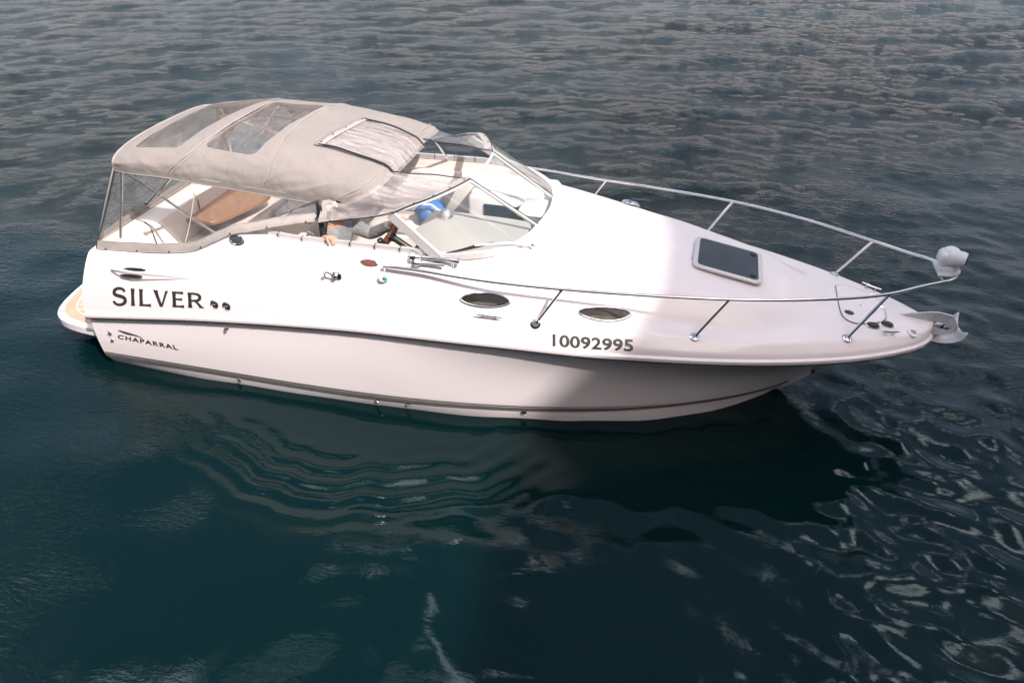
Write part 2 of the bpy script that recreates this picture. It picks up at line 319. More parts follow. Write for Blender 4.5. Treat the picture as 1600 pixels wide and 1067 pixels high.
def graded(a, b, h0, c0, c1, g):
    P = list(np.arange(c0, c1, h0)); h = h0; p = P[-1]
    while p < b: h = min(h * g, 4); p += h; P.append(p)
    h = h0; p = P[0]; Q = []
    while p > a: h = min(h * g, 4); p -= h; Q.append(p)
    return np.array(Q[::-1] + P)
gx = graded(-160, 160, .042, -8, 12, 1.014); gy = graded(-30, 220, .038, -4.6, 8, 1.010)
X, Y = np.meshgrid(gx, gy, indexing='ij'); SPC = np.maximum(np.gradient(gx)[:, None], np.gradient(gy)[None, :]); H = wave_height(X, Y)
nx, ny = X.shape; me = bpy.data.meshes.new('water')
V = np.stack([X, Y, H], -1).reshape(-1, 3).astype(np.float32); ii = np.arange(nx * ny).reshape(nx, ny)
F = np.stack([ii[:-1, :-1], ii[1:, :-1], ii[1:, 1:], ii[:-1, 1:]], -1).reshape(-1, 4)
me.vertices.add(len(V)); me.vertices.foreach_set('co', V.ravel()); me.loops.add(F.size); me.loops.foreach_set('vertex_index', F.ravel().astype(np.int32)); me.polygons.add(len(F))
me.polygons.foreach_set('loop_start', np.arange(0, F.size, 4, dtype=np.int32)); me.update(calc_edges=True); me.polygons.foreach_set('use_smooth', np.ones(len(F), bool))
def water_mat():
    m = bpy.data.materials.new('water'); m.use_nodes = True; t = m.node_tree; b = t.nodes['Principled BSDF']; A = t.nodes.new; K = t.links.new
    b.inputs['Base Color'].default_value = (.0010, .0088, .0096, 1); b.inputs['Roughness'].default_value = .035; b.inputs['IOR'].default_value = 1.333; b.inputs['Specular Tint'].default_value = (.74, .96, 1, 1)
    g = A('ShaderNodeTexCoord')
    def noise(scale, sy, det, dist, rot):
        mp = A('ShaderNodeMapping'); mp.inputs['Scale'].default_value = (1, sy, 1); mp.inputs['Rotation'].default_value = (0, 0, R(rot)); K(g.outputs['Object'], mp.inputs[0])
        n = A('ShaderNodeTexNoise'); n.inputs['Scale'].default_value = scale; n.inputs['Detail'].default_value = det; n.inputs['Distortion'].default_value = dist; K(mp.outputs[0], n.inputs['Vector']); return n.outputs['Fac']
    s = A('ShaderNodeSeparateXYZ'); K(g.outputs['Object'], s.inputs[0])
    def ramp(sock, a, c, lo, hi):
        r = A('ShaderNodeMapRange'); r.interpolation_type = 'SMOOTHSTEP'; r.inputs[1].default_value = a; r.inputs[2].default_value = c; r.inputs[3].default_value = lo; r.inputs[4].default_value = hi; K(sock, r.inputs[0]); return r.outputs[0]
    def mul(p, q, op='MULTIPLY'):
        m_ = A('ShaderNodeMath'); m_.operation = op; (K(p, m_.inputs[0]) if not isinstance(p, float) else setattr(m_.inputs[0], 'default_value', p)); (K(q, m_.inputs[1]) if not isinstance(q, float) else setattr(m_.inputs[1], 'default_value', q)); return m_.outputs[0]
    n1 = noise(1.5, 3.0, 6, 1.6, 12); n2 = noise(18, 2.1, 5, .7, -6); pz = ramp(noise(.14, 1.8, 4, .8, 20), .32, .68, .45, 1.35); pz2 = ramp(noise(.33, 2.2, 4, .8, -25), .32, .68, .25, 1.5)
    # wind ripples: strong in open water, faint in the lee of the hull and round the bow
    open_ = ramp(s.outputs['Y'], -1.0, 3.2, .022, 1.0); bowcalm = ramp(s.outputs['X'], 5.6, 9.0, 1.0, .35); far_ = ramp(s.outputs['Y'], 3.0, 9.0, 0.0, 1.0); calm = mul(bowcalm, far_, 'MAXIMUM')
    stern = ramp(s.outputs['X'], 3.4, -1.2, 0.016, .17); amp = mul(mul(mul(open_, calm), pz), stern, 'MAXIMUM')
    n3 = noise(6.5, 2.2, 6, 1.1, 4); hgt = mul(mul(mul(n1, .12), mul(mul(n3, pz2), .24), 'ADD'), mul(n2, .11), 'ADD')
    bp = A('ShaderNodeBump'); bp.inputs['Distance'].default_value = .26; K(amp, bp.inputs['Strength']); K(hgt, bp.inputs['Height']); K(bp.outputs[0], b.inputs['Normal'])
    return m
me.materials.append(water_mat()); wo = bpy.data.objects.new('water', me); C.objects.link(wo); tag(wo, kind='structure')

# far shore: an unseen hillside added in place of buildings to tint the reflections
hx = np.linspace(-260, 260, 90); hy = np.linspace(95, 230, 28); G = np.zeros((90, 28, 3)); rs = np.random.default_rng(5); ph = rs.random((14, 3)) * 6.28
for i, x in enumerate(hx):
    for j, y in enumerate(hy):
        e = sum(math.sin(x * .018 * (1.35 ** k) + ph[k, 0] + .6 * math.sin(y * .03 + ph[k, 1])) * (.8 ** k) for k in range(12)); rise = min(1, max(0, (y - 97) / 38)) ** .8
        base = 10 + 17 / (1 + math.exp((x + 22) / 10)) + 13 / (1 + math.exp(-(x - 55) / 18)); G[i, j] = (x, y, -1 + rise * max(2, base + 3.2 * e))
EARTH = mat('added hillside', (.34, .315, .305), .95, col2=(.22, .245, .26), nscale=.035, noise=.1)
tag(MB().grid(G).build('added_hill', EARTH), kind='structure')
# the quay the picture is taken from, and an unseen slope added behind it to darken the hull
QUAY = mat('weathered quay stone', (.20, .175, .155), .9, noise=.25, nscale=.7)
tag(MB().box((0, -11.5, .3), (70, 10, 4.6), bev=.02).build('quay', QUAY), kind='structure')
GQ = np.array([[(x, y, min(1, max(0, (-y - 16) / 26)) ** .7 * 24 + 1.5 + .9 * math.sin(x * .21 + y * .3)) for y in np.linspace(-15, -70, 20)] for x in np.linspace(-120, 120, 50)])
tag(MB().grid(GQ).build('added_hill', EARTH_DARK := mat('added slope', (.06, .065, .04), .95, noise=.4, nscale=.5)), kind='structure')

# ------------------------------------------------------------------ BOAT
boat = empty('motor_cruiser', (0, 0, 0)); tag(boat, 'white cabin cruiser with grey canvas canopy lettered SILVER on its side, afloat on dark water', 'boat')
# deck moulding
xs = np.r_[np.linspace(-.06, 3.3, 52), np.linspace(3.34, 4.0, 18), np.linspace(4.02, 4.175, 16), np.linspace(4.22, 7.2, 76), 7.5 - .3 * (1 - np.linspace(0.05, 1, 16)) ** 1.8]
ND = 60; Gd = np.zeros((len(xs), ND, 3))
for i, x in enumerate(xs):
    for j, (y, z) in enumerate(deckrow(x, ND)): Gd[i, j] = (shear(x, z), -y, z)
Gp = Gd * [1, -1, 1]
dm = MB().grid(Gd).grid(Gp)
deck = dm.build('deck', GEL, boat, angle=50)
# hull
ych = lambda x: 1.255 * (1 - np.clip((x - 1.6) / 5.05, 0, 1) ** 2.5) ** .8
ywl = pchip([-.06, .5, 1.23, 1.92, 2.57, 3.12, 3.61, 4.08, 4.48, 4.93, 5.3, 5.65, 6.04, 6.33, 6.40, 7.5], [1.185, 1.209, 1.228, 1.222, 1.189, 1.15, 1.108, 1.051, .984, .88, .742, .584, .33, .07, 0, 0])
zch = pchip([-.06, .5, 2, 3, 4, 5, 5.6, 6.2, 6.65, 7.5], [.13, .135, .145, .15, .155, .165, .185, .22, .27, .27])
zst = pchip([-.06, 4.5, 5.6, 6.2, 6.42, 6.68, 6.95, 7.25, 7.42, 7.5], [-.40, -.38, -.28, -.10, .0, .24, .45, .66, .74, .77])
def hullrow(x):
    y0, z0 = max(float(yr(x)) - .028, 0.0), float(zr(x)) - .03; zs = float(zst(x)); yc = float(ych(x)) if x < 6.65 else 0; zc = max(float(zch(x)), zs); yw = float(ywl(x)); fl = float(np.clip((x - 3) / 3, 0, 1))
    z0 = max(z0, zs + .01)
    P = []
    for t in np.linspace(0, 1, 14):
        y = y0 + (yc - y0) * t - .10 * fl * math.sin(math.pi * t) * (1 - .5 * t) + .012 * (1 - fl) * math.sin(math.pi * t); P.append((max(0, y), z0 + (zc - z0) * t))
    P += [(max(0, yc - .008), zc - .012), (max(0, yc - .012), zc - .03)] if yc > .03 else [(0, zs), (0, zs)]
    zw = max(0, zs); ya = max(0, min(yw, yc - .02)) if yc > .03 else 0
    P += [(ya, zw), (ya * .93, max(zs, -.14)), (ya * .5, max(zs, zs * .6)), (0, zs)]
    return np.array(P)
hx_ = np.r_[np.linspace(-.06, 5.5, 60), np.linspace(5.56, 7.49, 56)]
Gh = np.array([[(x, -y, z) for y, z in hullrow(x)] for x in hx_])
hm = MB().grid(Gh).grid(Gh * [1, -1, 1])
aft_s = np.vstack([Gh[0][::-1], Gd[0]]); aft = np.stack([aft_s * [1, k, 1] for k in np.linspace(1, -1, 9)])
hm.grid(aft)
hull = hm.build('hull', GEL, boat, angle=30)
# rub rail: white lip over a dark fender strip with bright screws
def sweep(mb, path, prof, mi=0):
    path = np.asarray(path); G = []
    for i, p in enumerate(path):
        t = path[min(i + 1, len(path) - 1)] - path[max(i - 1, 0)]; t /= np.linalg.norm(t); o = np.array([t[1], -t[0], 0]); o /= np.linalg.norm(o)
        G.append([p + o * a + np.array([0, 0, b]) for a, b in prof])
    return mb.grid(G, mi, closed_v=True)
xr = np.r_[np.linspace(-.06, 6.9, 120), 7.5 - .6 * (1 - np.linspace(.02, 1, 40)) ** 2]
pr = [np.array([x, -float(yr(x)), float(zr(x))]) for x in xr]; pr_full = np.array(pr + [p * [1, -1, 1] for p in pr[::-1][1:]])
mb = MB(); lip = [(.0, .045), (.014, .043), (.024, .034), (.025, .018), (.022, .004), (0, .003)]
sweep(mb, pr_full, lip, 0); sweep(mb, pr_full, [(.0, .003), (.020, .003), (.022, -.004), (.018, -.012), (0, -.014)], 1); sweep(mb, pr_full, [(.0, -.014), (-.004, -.014), (-.010, -.026), (-.03, -.030)], 0)
acc = 0; last = pr_full[0]
for p, q in zip(pr_full[:-1], pr_full[1:]):
    acc += np.linalg.norm(q - p)
    if acc > .185:
        acc = 0; t = (q - p) / np.linalg.norm(q - p); o = np.array([t[1], -t[0], 0]); mb.ell(q + o * .022 + [0, 0, -.004], (.006, .006, .0045), 6, 5, 3)
mb.build('rub_rail', [GEL, RUBBER, STRAKE, CHROME], boat, angle=40)
mb = MB()
for sg in (1, -1):
    P = [np.array([x, -sg * float(ych(x)), float(zch(x))]) for x in np.linspace(-.05, 6.45, 90)]
    P = P if sg > 0 else P[::-1]
    sweep(mb, P, [(-.004, .034), (.006, .034), (.007, .026), (-.004, .026)], 1); sweep(mb, P, [(-.02, .014), (.004, .013), (.005, -.016), (-.016, -.022)], 0)
mb.build('spray_strake', [STRAKE, RUBBER], boat)

# BVH for things that sit on the surface
dg = bpy.context.evaluated_depsgraph_get()
bvh = BVHTree.FromPolygons([tuple(v.co) for o in (deck, hull) for v in o.data.vertices], [tuple(p.vertices) for p in deck.data.polygons] + [tuple(i + len(deck.data.vertices) for i in p.vertices) for p in hull.data.polygons])
def on_side(x, z, sgn=-1):
    h = bvh.ray_cast(Vector((x, sgn * 3, z)), Vector((0, -sgn, 0)));
    if h[0] is None: return Vector((x, sgn * 1.2, z)), Vector((0, sgn, 0))
    n = h[1]; n = n if n.y * sgn > 0 else -n
    return h[0], n
def on_top(x, y):
    h = bvh.ray_cast(Vector((x, y, 4)), Vector((0, 0, -1)))
    if h[0] is None: return Vector((x, y, zdeck(x, y))), Vector((0, 0, 1))
    n = h[1]; return h[0], (n if n.z > 0 else -n)
def frame_at(p, n, fwd=(1, 0, 0)):
    X = Vector(fwd); X = (X - n * X.dot(n)).normalized(); return X, n.cross(X)

# ---- swim platform
half = [(-.02, -1.16), (-.35, -1.15), (-.60, -1.11), (-.76, -1.03), (-.86, -.88), (-.93, -.62), (-.97, -.3), (-.985, 0)]
def outline(k): return [(x * 1.0 + (k if x < -.1 else 0), y + k * (1 if y < -.5 else .0)) for x, y in half]
def full(h): return h + [(x, -y) for x, y in h[::-1][1:]]
def sm(P, n=2):
    P = [np.array(p, float) for p in P]; return [tuple(p) for p in chaikin(P, n)]
pf = MB().prism(sm(full(half))[::-1], .115, (0, 0, .235), (1, 0, 0), (0, 1, 0)).build('swim_platform', GEL, boat, angle=40, bevel=.03)
td = MB()
td.prism(sm(full(outline(.05)))[::-1], .006, (0, 0, .349), (1, 0, 0), (0, 1, 0), 0)
td.prism(sm(full([(x + (.14 if x < -.1 else 0), y + .13 * (1 if y < -.5 else 0)) for x, y in half]))[::-1], .004, (0, 0, .3556), (1, 0, 0), (0, 1, 0), 1)
sq = sm(full([(x + (.137 if x < -.1 else 0), y + .127 * (1 if y < -.5 else 0)) for x, y in half])); td.tube([(x, y, .356) for x, y in sq], .006, 6, 2)
td.build('teak_deck', [TEAKB, TEAK, GEL], pf)
MB().tube([(-.03, -.92, .80), (-.10, -.93, .82), (-.02, -.94, 1.14), (.05, -.94, 1.16)], .011).tube([(-.02, -.80, .80), (-.09, -.81, .82), (-.0, -.82, 1.14), (.06, -.82, 1.16)], .011).build('grab_handle', CHROME, boat)

# ---- cockpit liner and furniture
mb = MB(); rows = []
for x in np.r_[np.linspace(.30, 3.3, 26), np.linspace(3.4, 4.174, 18)]:
    yo = yopen(x); zt = deckrow(x, 4)[-1][1]; rows.append([(shear(x, zt), -yo + .001, zt - .006), (x, -yo + .012, zt - .06), (x, -max(yo - .05, 0), .9), (x, -max(yo - .08, 0), .5)])
Gl = np.array(rows); mb.grid(Gl).grid(Gl * [1, -1, 1]); mb.grid(np.stack([Gl[:, 3], Gl[:, 3] * [1, -1, 1]], 1))
mb.build('cockpit_liner', LINER, boat)
mb = MB(); sec = [(.10, 1.262), (.14, 1.29), (.30, 1.292), (.37, 1.27), (.39, 1.20), (.42, .98), (.45, .5)]
mb.grid([[(x, y, z) for x, z in sec] for y in np.linspace(-1.06, 1.06, 14)]); mb.build('transom_coaming', LINER, boat)
def cushion(mb, c, d, r=.06): return mb.box(c, d, bev=.28)
mb = MB(); mb.box((.68, .0, .69), (.46, 1.94, .36), bev=.05); mb.box((2.05, .76, .69), (2.3, .46, .36), bev=.05)
bench = mb.build('bench_seat', LINER, boat)
mb = MB(); cushion(mb, (.68, -.45, .92), (.46, 1.0, .11)); cushion(mb, (.68, .5, .92), (.46, .88, .11)); cushion(mb, (1.5, .76, .92), (1.1, .44, .11)); cushion(mb, (2.63, .76, .92), (1.12, .44, .11))
cushion(mb, (1.5, .955, 1.19), (1.15, .10, .42)); cushion(mb, (2.65, .955, 1.22), (1.12, .12, .5)); mb.build('seat_cushion', VINYLSEAT, bench, angle=60)
mb = MB(); P = sm([(.20, -.13), (.60, -.20), (.74, -.12), (.93, .50), (.90, .66), (.80, .72), (.36, .76), (.26, .70)], 2); mb.prism(P, .045, (0, 0, 1.095), (1, 0, 0), (0, 1, 0))
tb = mb.build('cockpit_table', WOOD, boat, angle=40, bevel=.008); MB().lathe([(.16, 0), (.16, .015), (.04, .03), (.035, .6)], (.56, .28, .5)).build('pedestal', CHROME, tb)
mb = MB(); cushion(mb, (2.32, -.64, .96), (.46, .56, .13)); cushion(mb, (2.05, -.64, 1.18), (.12, .54, .5)); mb.box((2.32, -.64, .70), (.3, .4, .40), bev=.1); mb.build('helm_seat', VINYLSEAT, boat, angle=60)
D = [(3.10, -.09), (3.34, -.085), (3.94, -.10), (4.05, -.17), (4.03, -.42), (3.95, -.64), (3.80, -.80), (3.62, -.91), (3.47, -.955), (3.07, -.55)]
mb = MB(); mb.prism(sm(D[::1], 1), .03, (0, 0, 1.49), (1, 0, 0), (0, 1, 0)); mb.prism([(x * .94 + .24 if x < 3.5 else x - .03, y * .96 - .02) for x, y in D], .99, (0, 0, .5), (1, 0, 0), (0, 1, 0))
dash = mb.build('dashboard', DASH, boat, bevel=.01)
mb = MB().lathe([(.07, 0), (.07, .012), (.05, .018), (.048, .03)], (3.25, -.22, 1.521), mi=0).lathe([(.045, .03), (.042, .05), (.036, .066), (.0, .07)], (3.25, -.22, 1.521), mi=1); mb.build('compass', [CHROME, GALV], dash)
mb = MB(); mb.box((3.13, -.60, 1.30), (.10, .34, .20), bev=.2); mb.box((3.0, -.90, 1.42), (.34, .08, .09), bev=.2); mb.box((3.36, -.97, 1.55), (.2, .05, .05), bev=.3); mb.tube([(2.95, -.88, 1.44), (2.90, -.87, 1.55)], .014); mb.ell((2.9, -.87, 1.565), (.025, .035, .022)); mb.build('instrument_pod', BLACK, dash)
q = Vector((.85, 0, -.52)).normalized(); ctr = Vector((2.87, -.60, 1.475)); u = Vector((0, 1, 0)); v = q.cross(u)
mb = MB().tube([ctr + .175 * (math.cos(a) * u + math.sin(a) * v) for a in np.linspace(0, 2 * math.pi, 36, endpoint=False)], .016, 10, 0, True)
for a in (.5, 2.6, 4.71): mb.tube([ctr + q * .03, ctr + .165 * (math.cos(a) * u + math.sin(a) * v)], .009, 8, 1)
mb.lathe([(.0, -.02), (.04, -.012), (.045, .02), (.03, .05), (.028, .26)], ctr, q, mi=2); mb.build('steering_wheel', [DARKWOOD, CHROME, BLACK], dash)
mb = MB(); mb.box((3.66, .70, 1.0), (.82, .60, .95), bev=.06); mb.box((3.62, .69, 1.475), (.70, .5, .05), bev=.4); con = mb.build('port_console', GEL, boat, angle=50)
mb = MB(); mb.box((3.62, .395, 1.30), (.40, .02, .20), bev=.3); mb.build('cabin_door', NAVY, con)
mb = MB(); mb.box((3.44, .15, .62), (.3, .46, .22), bev=.1); st_ = mb.build('companionway_step', GEL, boat, angle=50); MB().box((3.85, .16, .80), (.5, .5, .6), bev=.05).build('companionway_step', GEL, boat, angle=50); MB().box((3.98, .17, 1.52), (.26, .36, .05), bev=.4).build('companionway_lid', GEL, boat, angle=50)

MB().tube([(.30, -.60, 1.30), (.37, -.62, 1.27), (.42, -.66, 1.12), (.44, -.72, 1.0)], .006, 6).build('shower_hose', CORD, boat)
MB().tube([(.34, .12, 1.295), (.39, .10, 1.22), (.42, .05, 1.10), (.46, .0, .99)], .006, 6).build('shower_hose', CORD, boat)
# ---- windscreen
def frame_strip(path, w_, h_, mi=0, mb=None):
    return sweep(mb, path, [(-w_, 0), (w_, 0), (w_, h_), (-w_, h_)], mi)
WB = [np.array(p) for p in WS]; WBf = WB + [p * [1, -1, 1] for p in WB[::-1][1:]]
WT = np.array([(3.07, -.95, 1.86), (3.30, -.80, 1.925), (3.42, -.62, 1.937), (3.54, -.334, 1.942), (3.562, -.16, 1.945), (3.566, 0, 1.945)]); WTf = list(WT) + [p * [1, -1, 1] for p in WT[::-1][1:]]
def dens(P, n):
    P = np.array(P, float); s = np.r_[0, np.cumsum(np.linalg.norm(np.diff(P, axis=0), axis=1))]; q = np.linspace(0, s[-1], n); return np.stack([pchip(s, P[:, k])(q) for k in range(3)], 1)
ws = empty('windscreen'); ws.parent = boat
mb = MB(); bpth = dens(WBf, 80); frame_strip(bpth + [0, 0, -.012], .022, .05, 0, mb); mb.tube(dens(WTf, 60), .013, 8, 0)
coam = [np.array((x, -1.02, zdeck(x, 1.02) - .004)) for x in np.linspace(1.95, 3.45, 40)]
for sg in (1, -1):
    P = [p * [1, sg, 1] for p in coam]; P = P if sg > 0 else P[::-1]; frame_strip(np.array(P), .016, .05, 0, mb)
    for x in np.arange(2.05, 3.4, .22): mb.box((x, sg * -1.025, zdeck(x, 1.02) + .022), (.012, .046, .056), mi=1)
    mb.grid(np.array([[np.array((3.07, sg * -.95, 1.86)) * (1 - t) + np.array((3.475, sg * -1.035, 1.58)) * t + o for o in (np.array([.035, 0, .02]), np.array([.035, sg * -.03, .02]), np.array([-.035, sg * -.03, -.02]), np.array([-.035, 0, -.02]))] for t in np.linspace(0, 1, 8)]), 0, closed_v=True)
for p in bpth[4:-4:5]: mb.box(p + np.array([.0, 0, .012]), (.05, .05, .022), bev=.3, mi=1) if False else mb.ell(p + np.array([.022, 0, .025]), (.006, .006, .006), 6, 5, 1)
wfr = mb.build('windscreen_frame', [ALU, CHROME], ws, angle=40)
for sg in (-1, 1):
    mb = MB(); a = np.array((3.54, sg * .334, 1.94)); b = np.array((4.15, sg * .305, 1.56)); mb.tube([a, b], .017, 8, 0); mb.tube([a + [0, 0, .018], b + [0, 0, .018]], .007, 6, 1); mb.build('mullion', [ALU, RUBBER], ws)
def glass_patch(B, T, name):
    B, T = dens(B, 16), dens(T, 16); MB().grid(np.stack([B + (T - B) * k for k in np.linspace(.04, .98, 6)], 1)).build(name, GLASS, ws)
b_s = [p for p in WS if p[1] < -.31] + [np.array((4.15, -.305, 1.56))]; t_s = WT[:4]
b_s = [np.array(p) + [0, 0, .02] for p in b_s]; glass_patch(b_s, t_s, 'glass_pane'); glass_patch([p * [1, -1, 1] for p in b_s], t_s * [1, -1, 1], 'glass_pane')
glass_patch([(4.15, -.29, 1.575), (4.175, 0, 1.585), (4.15, .29, 1.575)], [(3.55, -.31, 1.943), (3.566, 0, 1.945), (3.55, .31, 1.943)], 'glass_pane')
mb = MB(); mb.tube([(3.55, -1.0, 1.60), (3.66, -.945, 1.612), (3.78, -.87, 1.625), (3.87, -.79, 1.632)], [.004, .009, .011, .004], 6, 0); mb.tube([(3.52, -1.02, 1.60), (3.64, -.965, 1.622), (3.74, -.90, 1.64)], .006, 6, 0); mb.tube([(3.74, -.90, 1.64), (3.95, -.77, 1.625), (4.15, -.635, 1.575)], [.008, .009, .012], 8, 1); mb.ell((4.155, -.63, 1.56), (.022, .022, .028), 10, 8, 2)
mb.build('wiper', [BLACK, ALU, CHROME], ws)

# ---- canopy
ca = empty('canopy'); ca.parent = boat
NS, NT = 150, 190
SS = np.linspace(0, 1, NS); TT = np.linspace(-1, 1, NT); PG = np.zeros((NS, NT, 2))
for i in range(NS):
    for j in range(NT): PG[i, j] = (SS[i], TT[j])
# roof windows: rounded quads in (s, t), straight scale 2.5 m by 1.1 m
WIN = [[(.062, -.54), (.075, .42), (.36, .42), (.27, -.58)], [(.365, -.55), (.395, .22), (.615, .22), (.565, -.60)]]
KS, KT = 2.45, 1.05
def rounded(q, r=.07, n=6):
    q = [np.array((a * KS, b * KT)) for a, b in q]; P = []
    for i in range(4):
        a, b, c = q[i - 1], q[i], q[(i + 1) % 4]; u_ = (a - b) / np.linalg.norm(a - b); v_ = (c - b) / np.linalg.norm(c - b)
        for k in np.linspace(0, 1, n): P.append((b + u_ * r) * (1 - k) ** 2 + 2 * k * (1 - k) * b + (b + v_ * r) * k * k)
    return np.array(P)
WP = [rounded(q) for q in WIN]
def inside(P, x):
    c = False
    for a, b in zip(P, np.roll(P, -1, 0)):
        if (a[1] > x[1]) != (b[1] > x[1]) and x[0] < (b[0] - a[0]) * (x[1] - a[1]) / (b[1] - a[1]) + a[0]: c = not c
    return c
def nearest(P, x):
    best = None
    for a, b in zip(P, np.roll(P, -1, 0)):
        t = np.clip(((x - a) @ (b - a)) / ((b - a) @ (b - a) + 1e-12), 0, 1); p = a + t * (b - a); d = np.linalg.norm(p - x)
        if best is None or d < best[0]: best = (d, p)
    return best
hs, ht = KS / (NS - 1), 2 * KT / (NT - 1)
for P in WP:
    lo, hi = P.min(0) - .03, P.max(0) + .03
    for i in range(NS):
        for j in range(NT):
            x = PG[i, j] * [KS, KT]
            if (x > lo).all() and (x < hi).all():
                d, p = nearest(P, x)
                if d < .52 * max(hs, ht): PG[i, j] = p / [KS, KT]
def wrinkle(s, t):
    """soft creases in the cloth near the hem and the frame"""
    e = max(0, abs(t) - .62) / .38
    cr = 1 - abs(math.sin(10 * s + 3.2 * t * (1 if s < .5 else -1) + 1.2 * math.sin(9 * s)))
    return .020 * e * (cr ** 3 - .3) * math.sin(math.pi * min(1, e * 1.1)) + .003 * e * math.sin(34 * abs(t) + 9 * s + 2 * math.sin(17 * s)) * math.sin(13 * s + 1) + .005 * math.sin(31 * s + 9 * t) * math.sin(13 * t) * (1 - e)
CG = np.zeros((NS, NT, 3))
for i in range(NS):
    for j in range(NT):
        s, t = PG[i, j]; CG[i, j] = canopy(s, t) + [0, 0, 0] + np.array([0, math.copysign(1, t) * wrinkle(s, t), wrinkle(s, t) * .6])
ctr_ = (PG[:-1, :-1] + PG[1:, 1:] + PG[1:, :-1] + PG[:-1, 1:]) / 4 * [KS, KT]
cls = np.zeros((NS - 1, NT - 1), int)
for k, P in enumerate(WP):
    lo, hi = P.min(0), P.max(0)
    for i in range(NS - 1):
        for j in range(NT - 1):
            x = ctr_[i, j]
            if (x > lo).all() and (x < hi).all() and inside(P, x): cls[i, j] = k + 1
mb = MB().grid(CG, 0, mask=cls == 0)
hem = np.array([[canopy(s, sg) + np.array([0, sg * .004, -dz]) for dz in (0, .03, .055)] for sg in (-1,) for s in SS[::3]]); mb.grid(hem, 0); mb.grid(hem * [1, -1, 1], 0)
fr_h = np.array([[canopy(1, t) + np.array([d, 0, -d * .9]) for d in (0, .03, .05)] for t in TT[::3]]); mb.grid(fr_h, 0)
def cpath(f, off=.004, ts=TT[::3]): return [canopy(f(t), t) + np.array([0, 0, off]) for t in ts]
seam1 = lambda t: .275 + .11 * (1 - abs(t) ** 1.5); seam2 = lambda t: .68 - .06 * (1 - abs(t) ** 2)
for f in (seam1, seam2, lambda t: .985): mb.tube(cpath(f), .0055, 6, 1)
mb.tube(cpath(lambda t: seam1(t) + .018, .002), .003, 5, 1); mb.tube(cpath(lambda t: seam2(t) + .016, .002), .003, 5, 1)
mb.tube([canopy(s, -1) + [0, -.002, -.05] for s in SS[::4]], .006, 6, 1); mb.tube([canopy(s, 1) + [0, .002, -.05] for s in SS[::4]], .006, 6, 1); mb.tube(cpath(lambda t: 0, .0), .008, 6, 1)
cl = mb.build('canopy_cloth', [CANVAS, CANVAS_TRIM], ca, angle=80)
for k in (1, 2): MB().grid(CG - [0, 0, .001], 0, mask=cls == k).build('roof_window', VINYL_ROOF, cl)
# folded-back centre panel lying on the roof
def flap(a, b): # a 0 aft..1 front, b 0 starboard..1 port
    s = (.755 + .045 * b) * (1 - a) + 1.035 * a; t = (-.335) * (1 - b) + .09 * b
    p = canopy(min(s, 1.0), t); dz = .014 + .01 * math.sin(math.pi * a) + .004 * math.sin(9 * a + 4 * b)
    if s > 1.0: k = (s - 1) * 2.45; p = p + np.array([k * .8, 0, -k * .9])
    return p + np.array([0, 0, dz])
fg = np.array([[flap(a, b) for b in np.linspace(0, 1, 16)] for a in np.linspace(0, 1, 22)])
fl = MB().grid(fg).build('rolled_clear_panel', VINYL_MILKY, ca)
for q_ in (0, 1): MB().tube([flap(a, q_) + [0, 0, .004] for a in np.linspace(0, 1, 20)], .010, 8).build('zip_piping', PIPING, fl)
mb = MB().grid(np.array([[flap(a, b) + np.array([0, 0, .004]) for b in np.linspace(-.03, 1.03, 16)] for a in (-.05, .0, .06)]));
for b in np.linspace(.08, .95, 4): mb.ell(flap(.0, b) + np.array([0, 0, .007]), (.008, .008, .004), 8, 6, 1)
mb.build('snap_border', [CANVAS_TRIM, BLACK], fl, solid=.003)
# clear panels from the canopy front down to the windscreen
U = [(2.46, -.93, 1.90), (2.50, -.885, 1.895)] + [tuple(canopy(1, t) + [.01, 0, -.02]) for t in (-1, -.9, -.8, -.7, -.6, -.5, -.42, -.34)]
Lw = [(2.43, -1.01, 1.735), (2.66, -1.0, 1.785), (2.88, -.985, 1.825), (3.07, -.968, 1.875), (3.19, -.895, 1.915), (3.30, -.82, 1.945), (3.42, -.63, 1.957), (3.48, -.5, 1.96), (3.54, -.34, 1.962)]
def panel(U, Lw, nm, flip=1):
    u_, l_ = dens(U, 40), dens(Lw, 40); f = np.array([1, flip, 1]); G = []
    for i in range(40):
        row = []
        for k in np.linspace(0, 1, 26):
            p = u_[i] * (1 - k) + l_[i] * k; p = p + np.array([0, 0, -.045 * math.sin(math.pi * k) * math.sin(math.pi * i / 39) ** .7 + .006 * math.sin(k * 9 + i * .55) * math.sin(math.pi * k)]); row.append(p * f)
        G.append(row)
    G = np.array(G); o = MB().grid(G[:, :24]).build(nm, VINYL_MILKY if flip > 0 else VINYL, ca)
    mb = MB(); mb.grid(G[:, 22:] + [0, 0, .003], 0); mb.grid(G[:3] + [0, flip * -.003, .003], 0); mb.tube(G[:, -1], .006, 6, 1)
    mb.tube(G[-1, :, :], .006, 6, 1)
    for i in range(3, 40, 5): mb.ell(G[i, 24] + np.array([0, flip * -.004, .004]), (.008, .008, .006), 8, 6, 1)
    mb.build('panel_border', [CANVAS_TRIM, PIPING], o)
panel(U, Lw, 'clear_panel')
panel([(2.46, -.93, 1.90)] + [tuple(canopy(1, t) + [.01, 0, -.02]) for t in (-1, -.8, -.6, -.42, -.15)], Lw, 'clear_panel', -1)
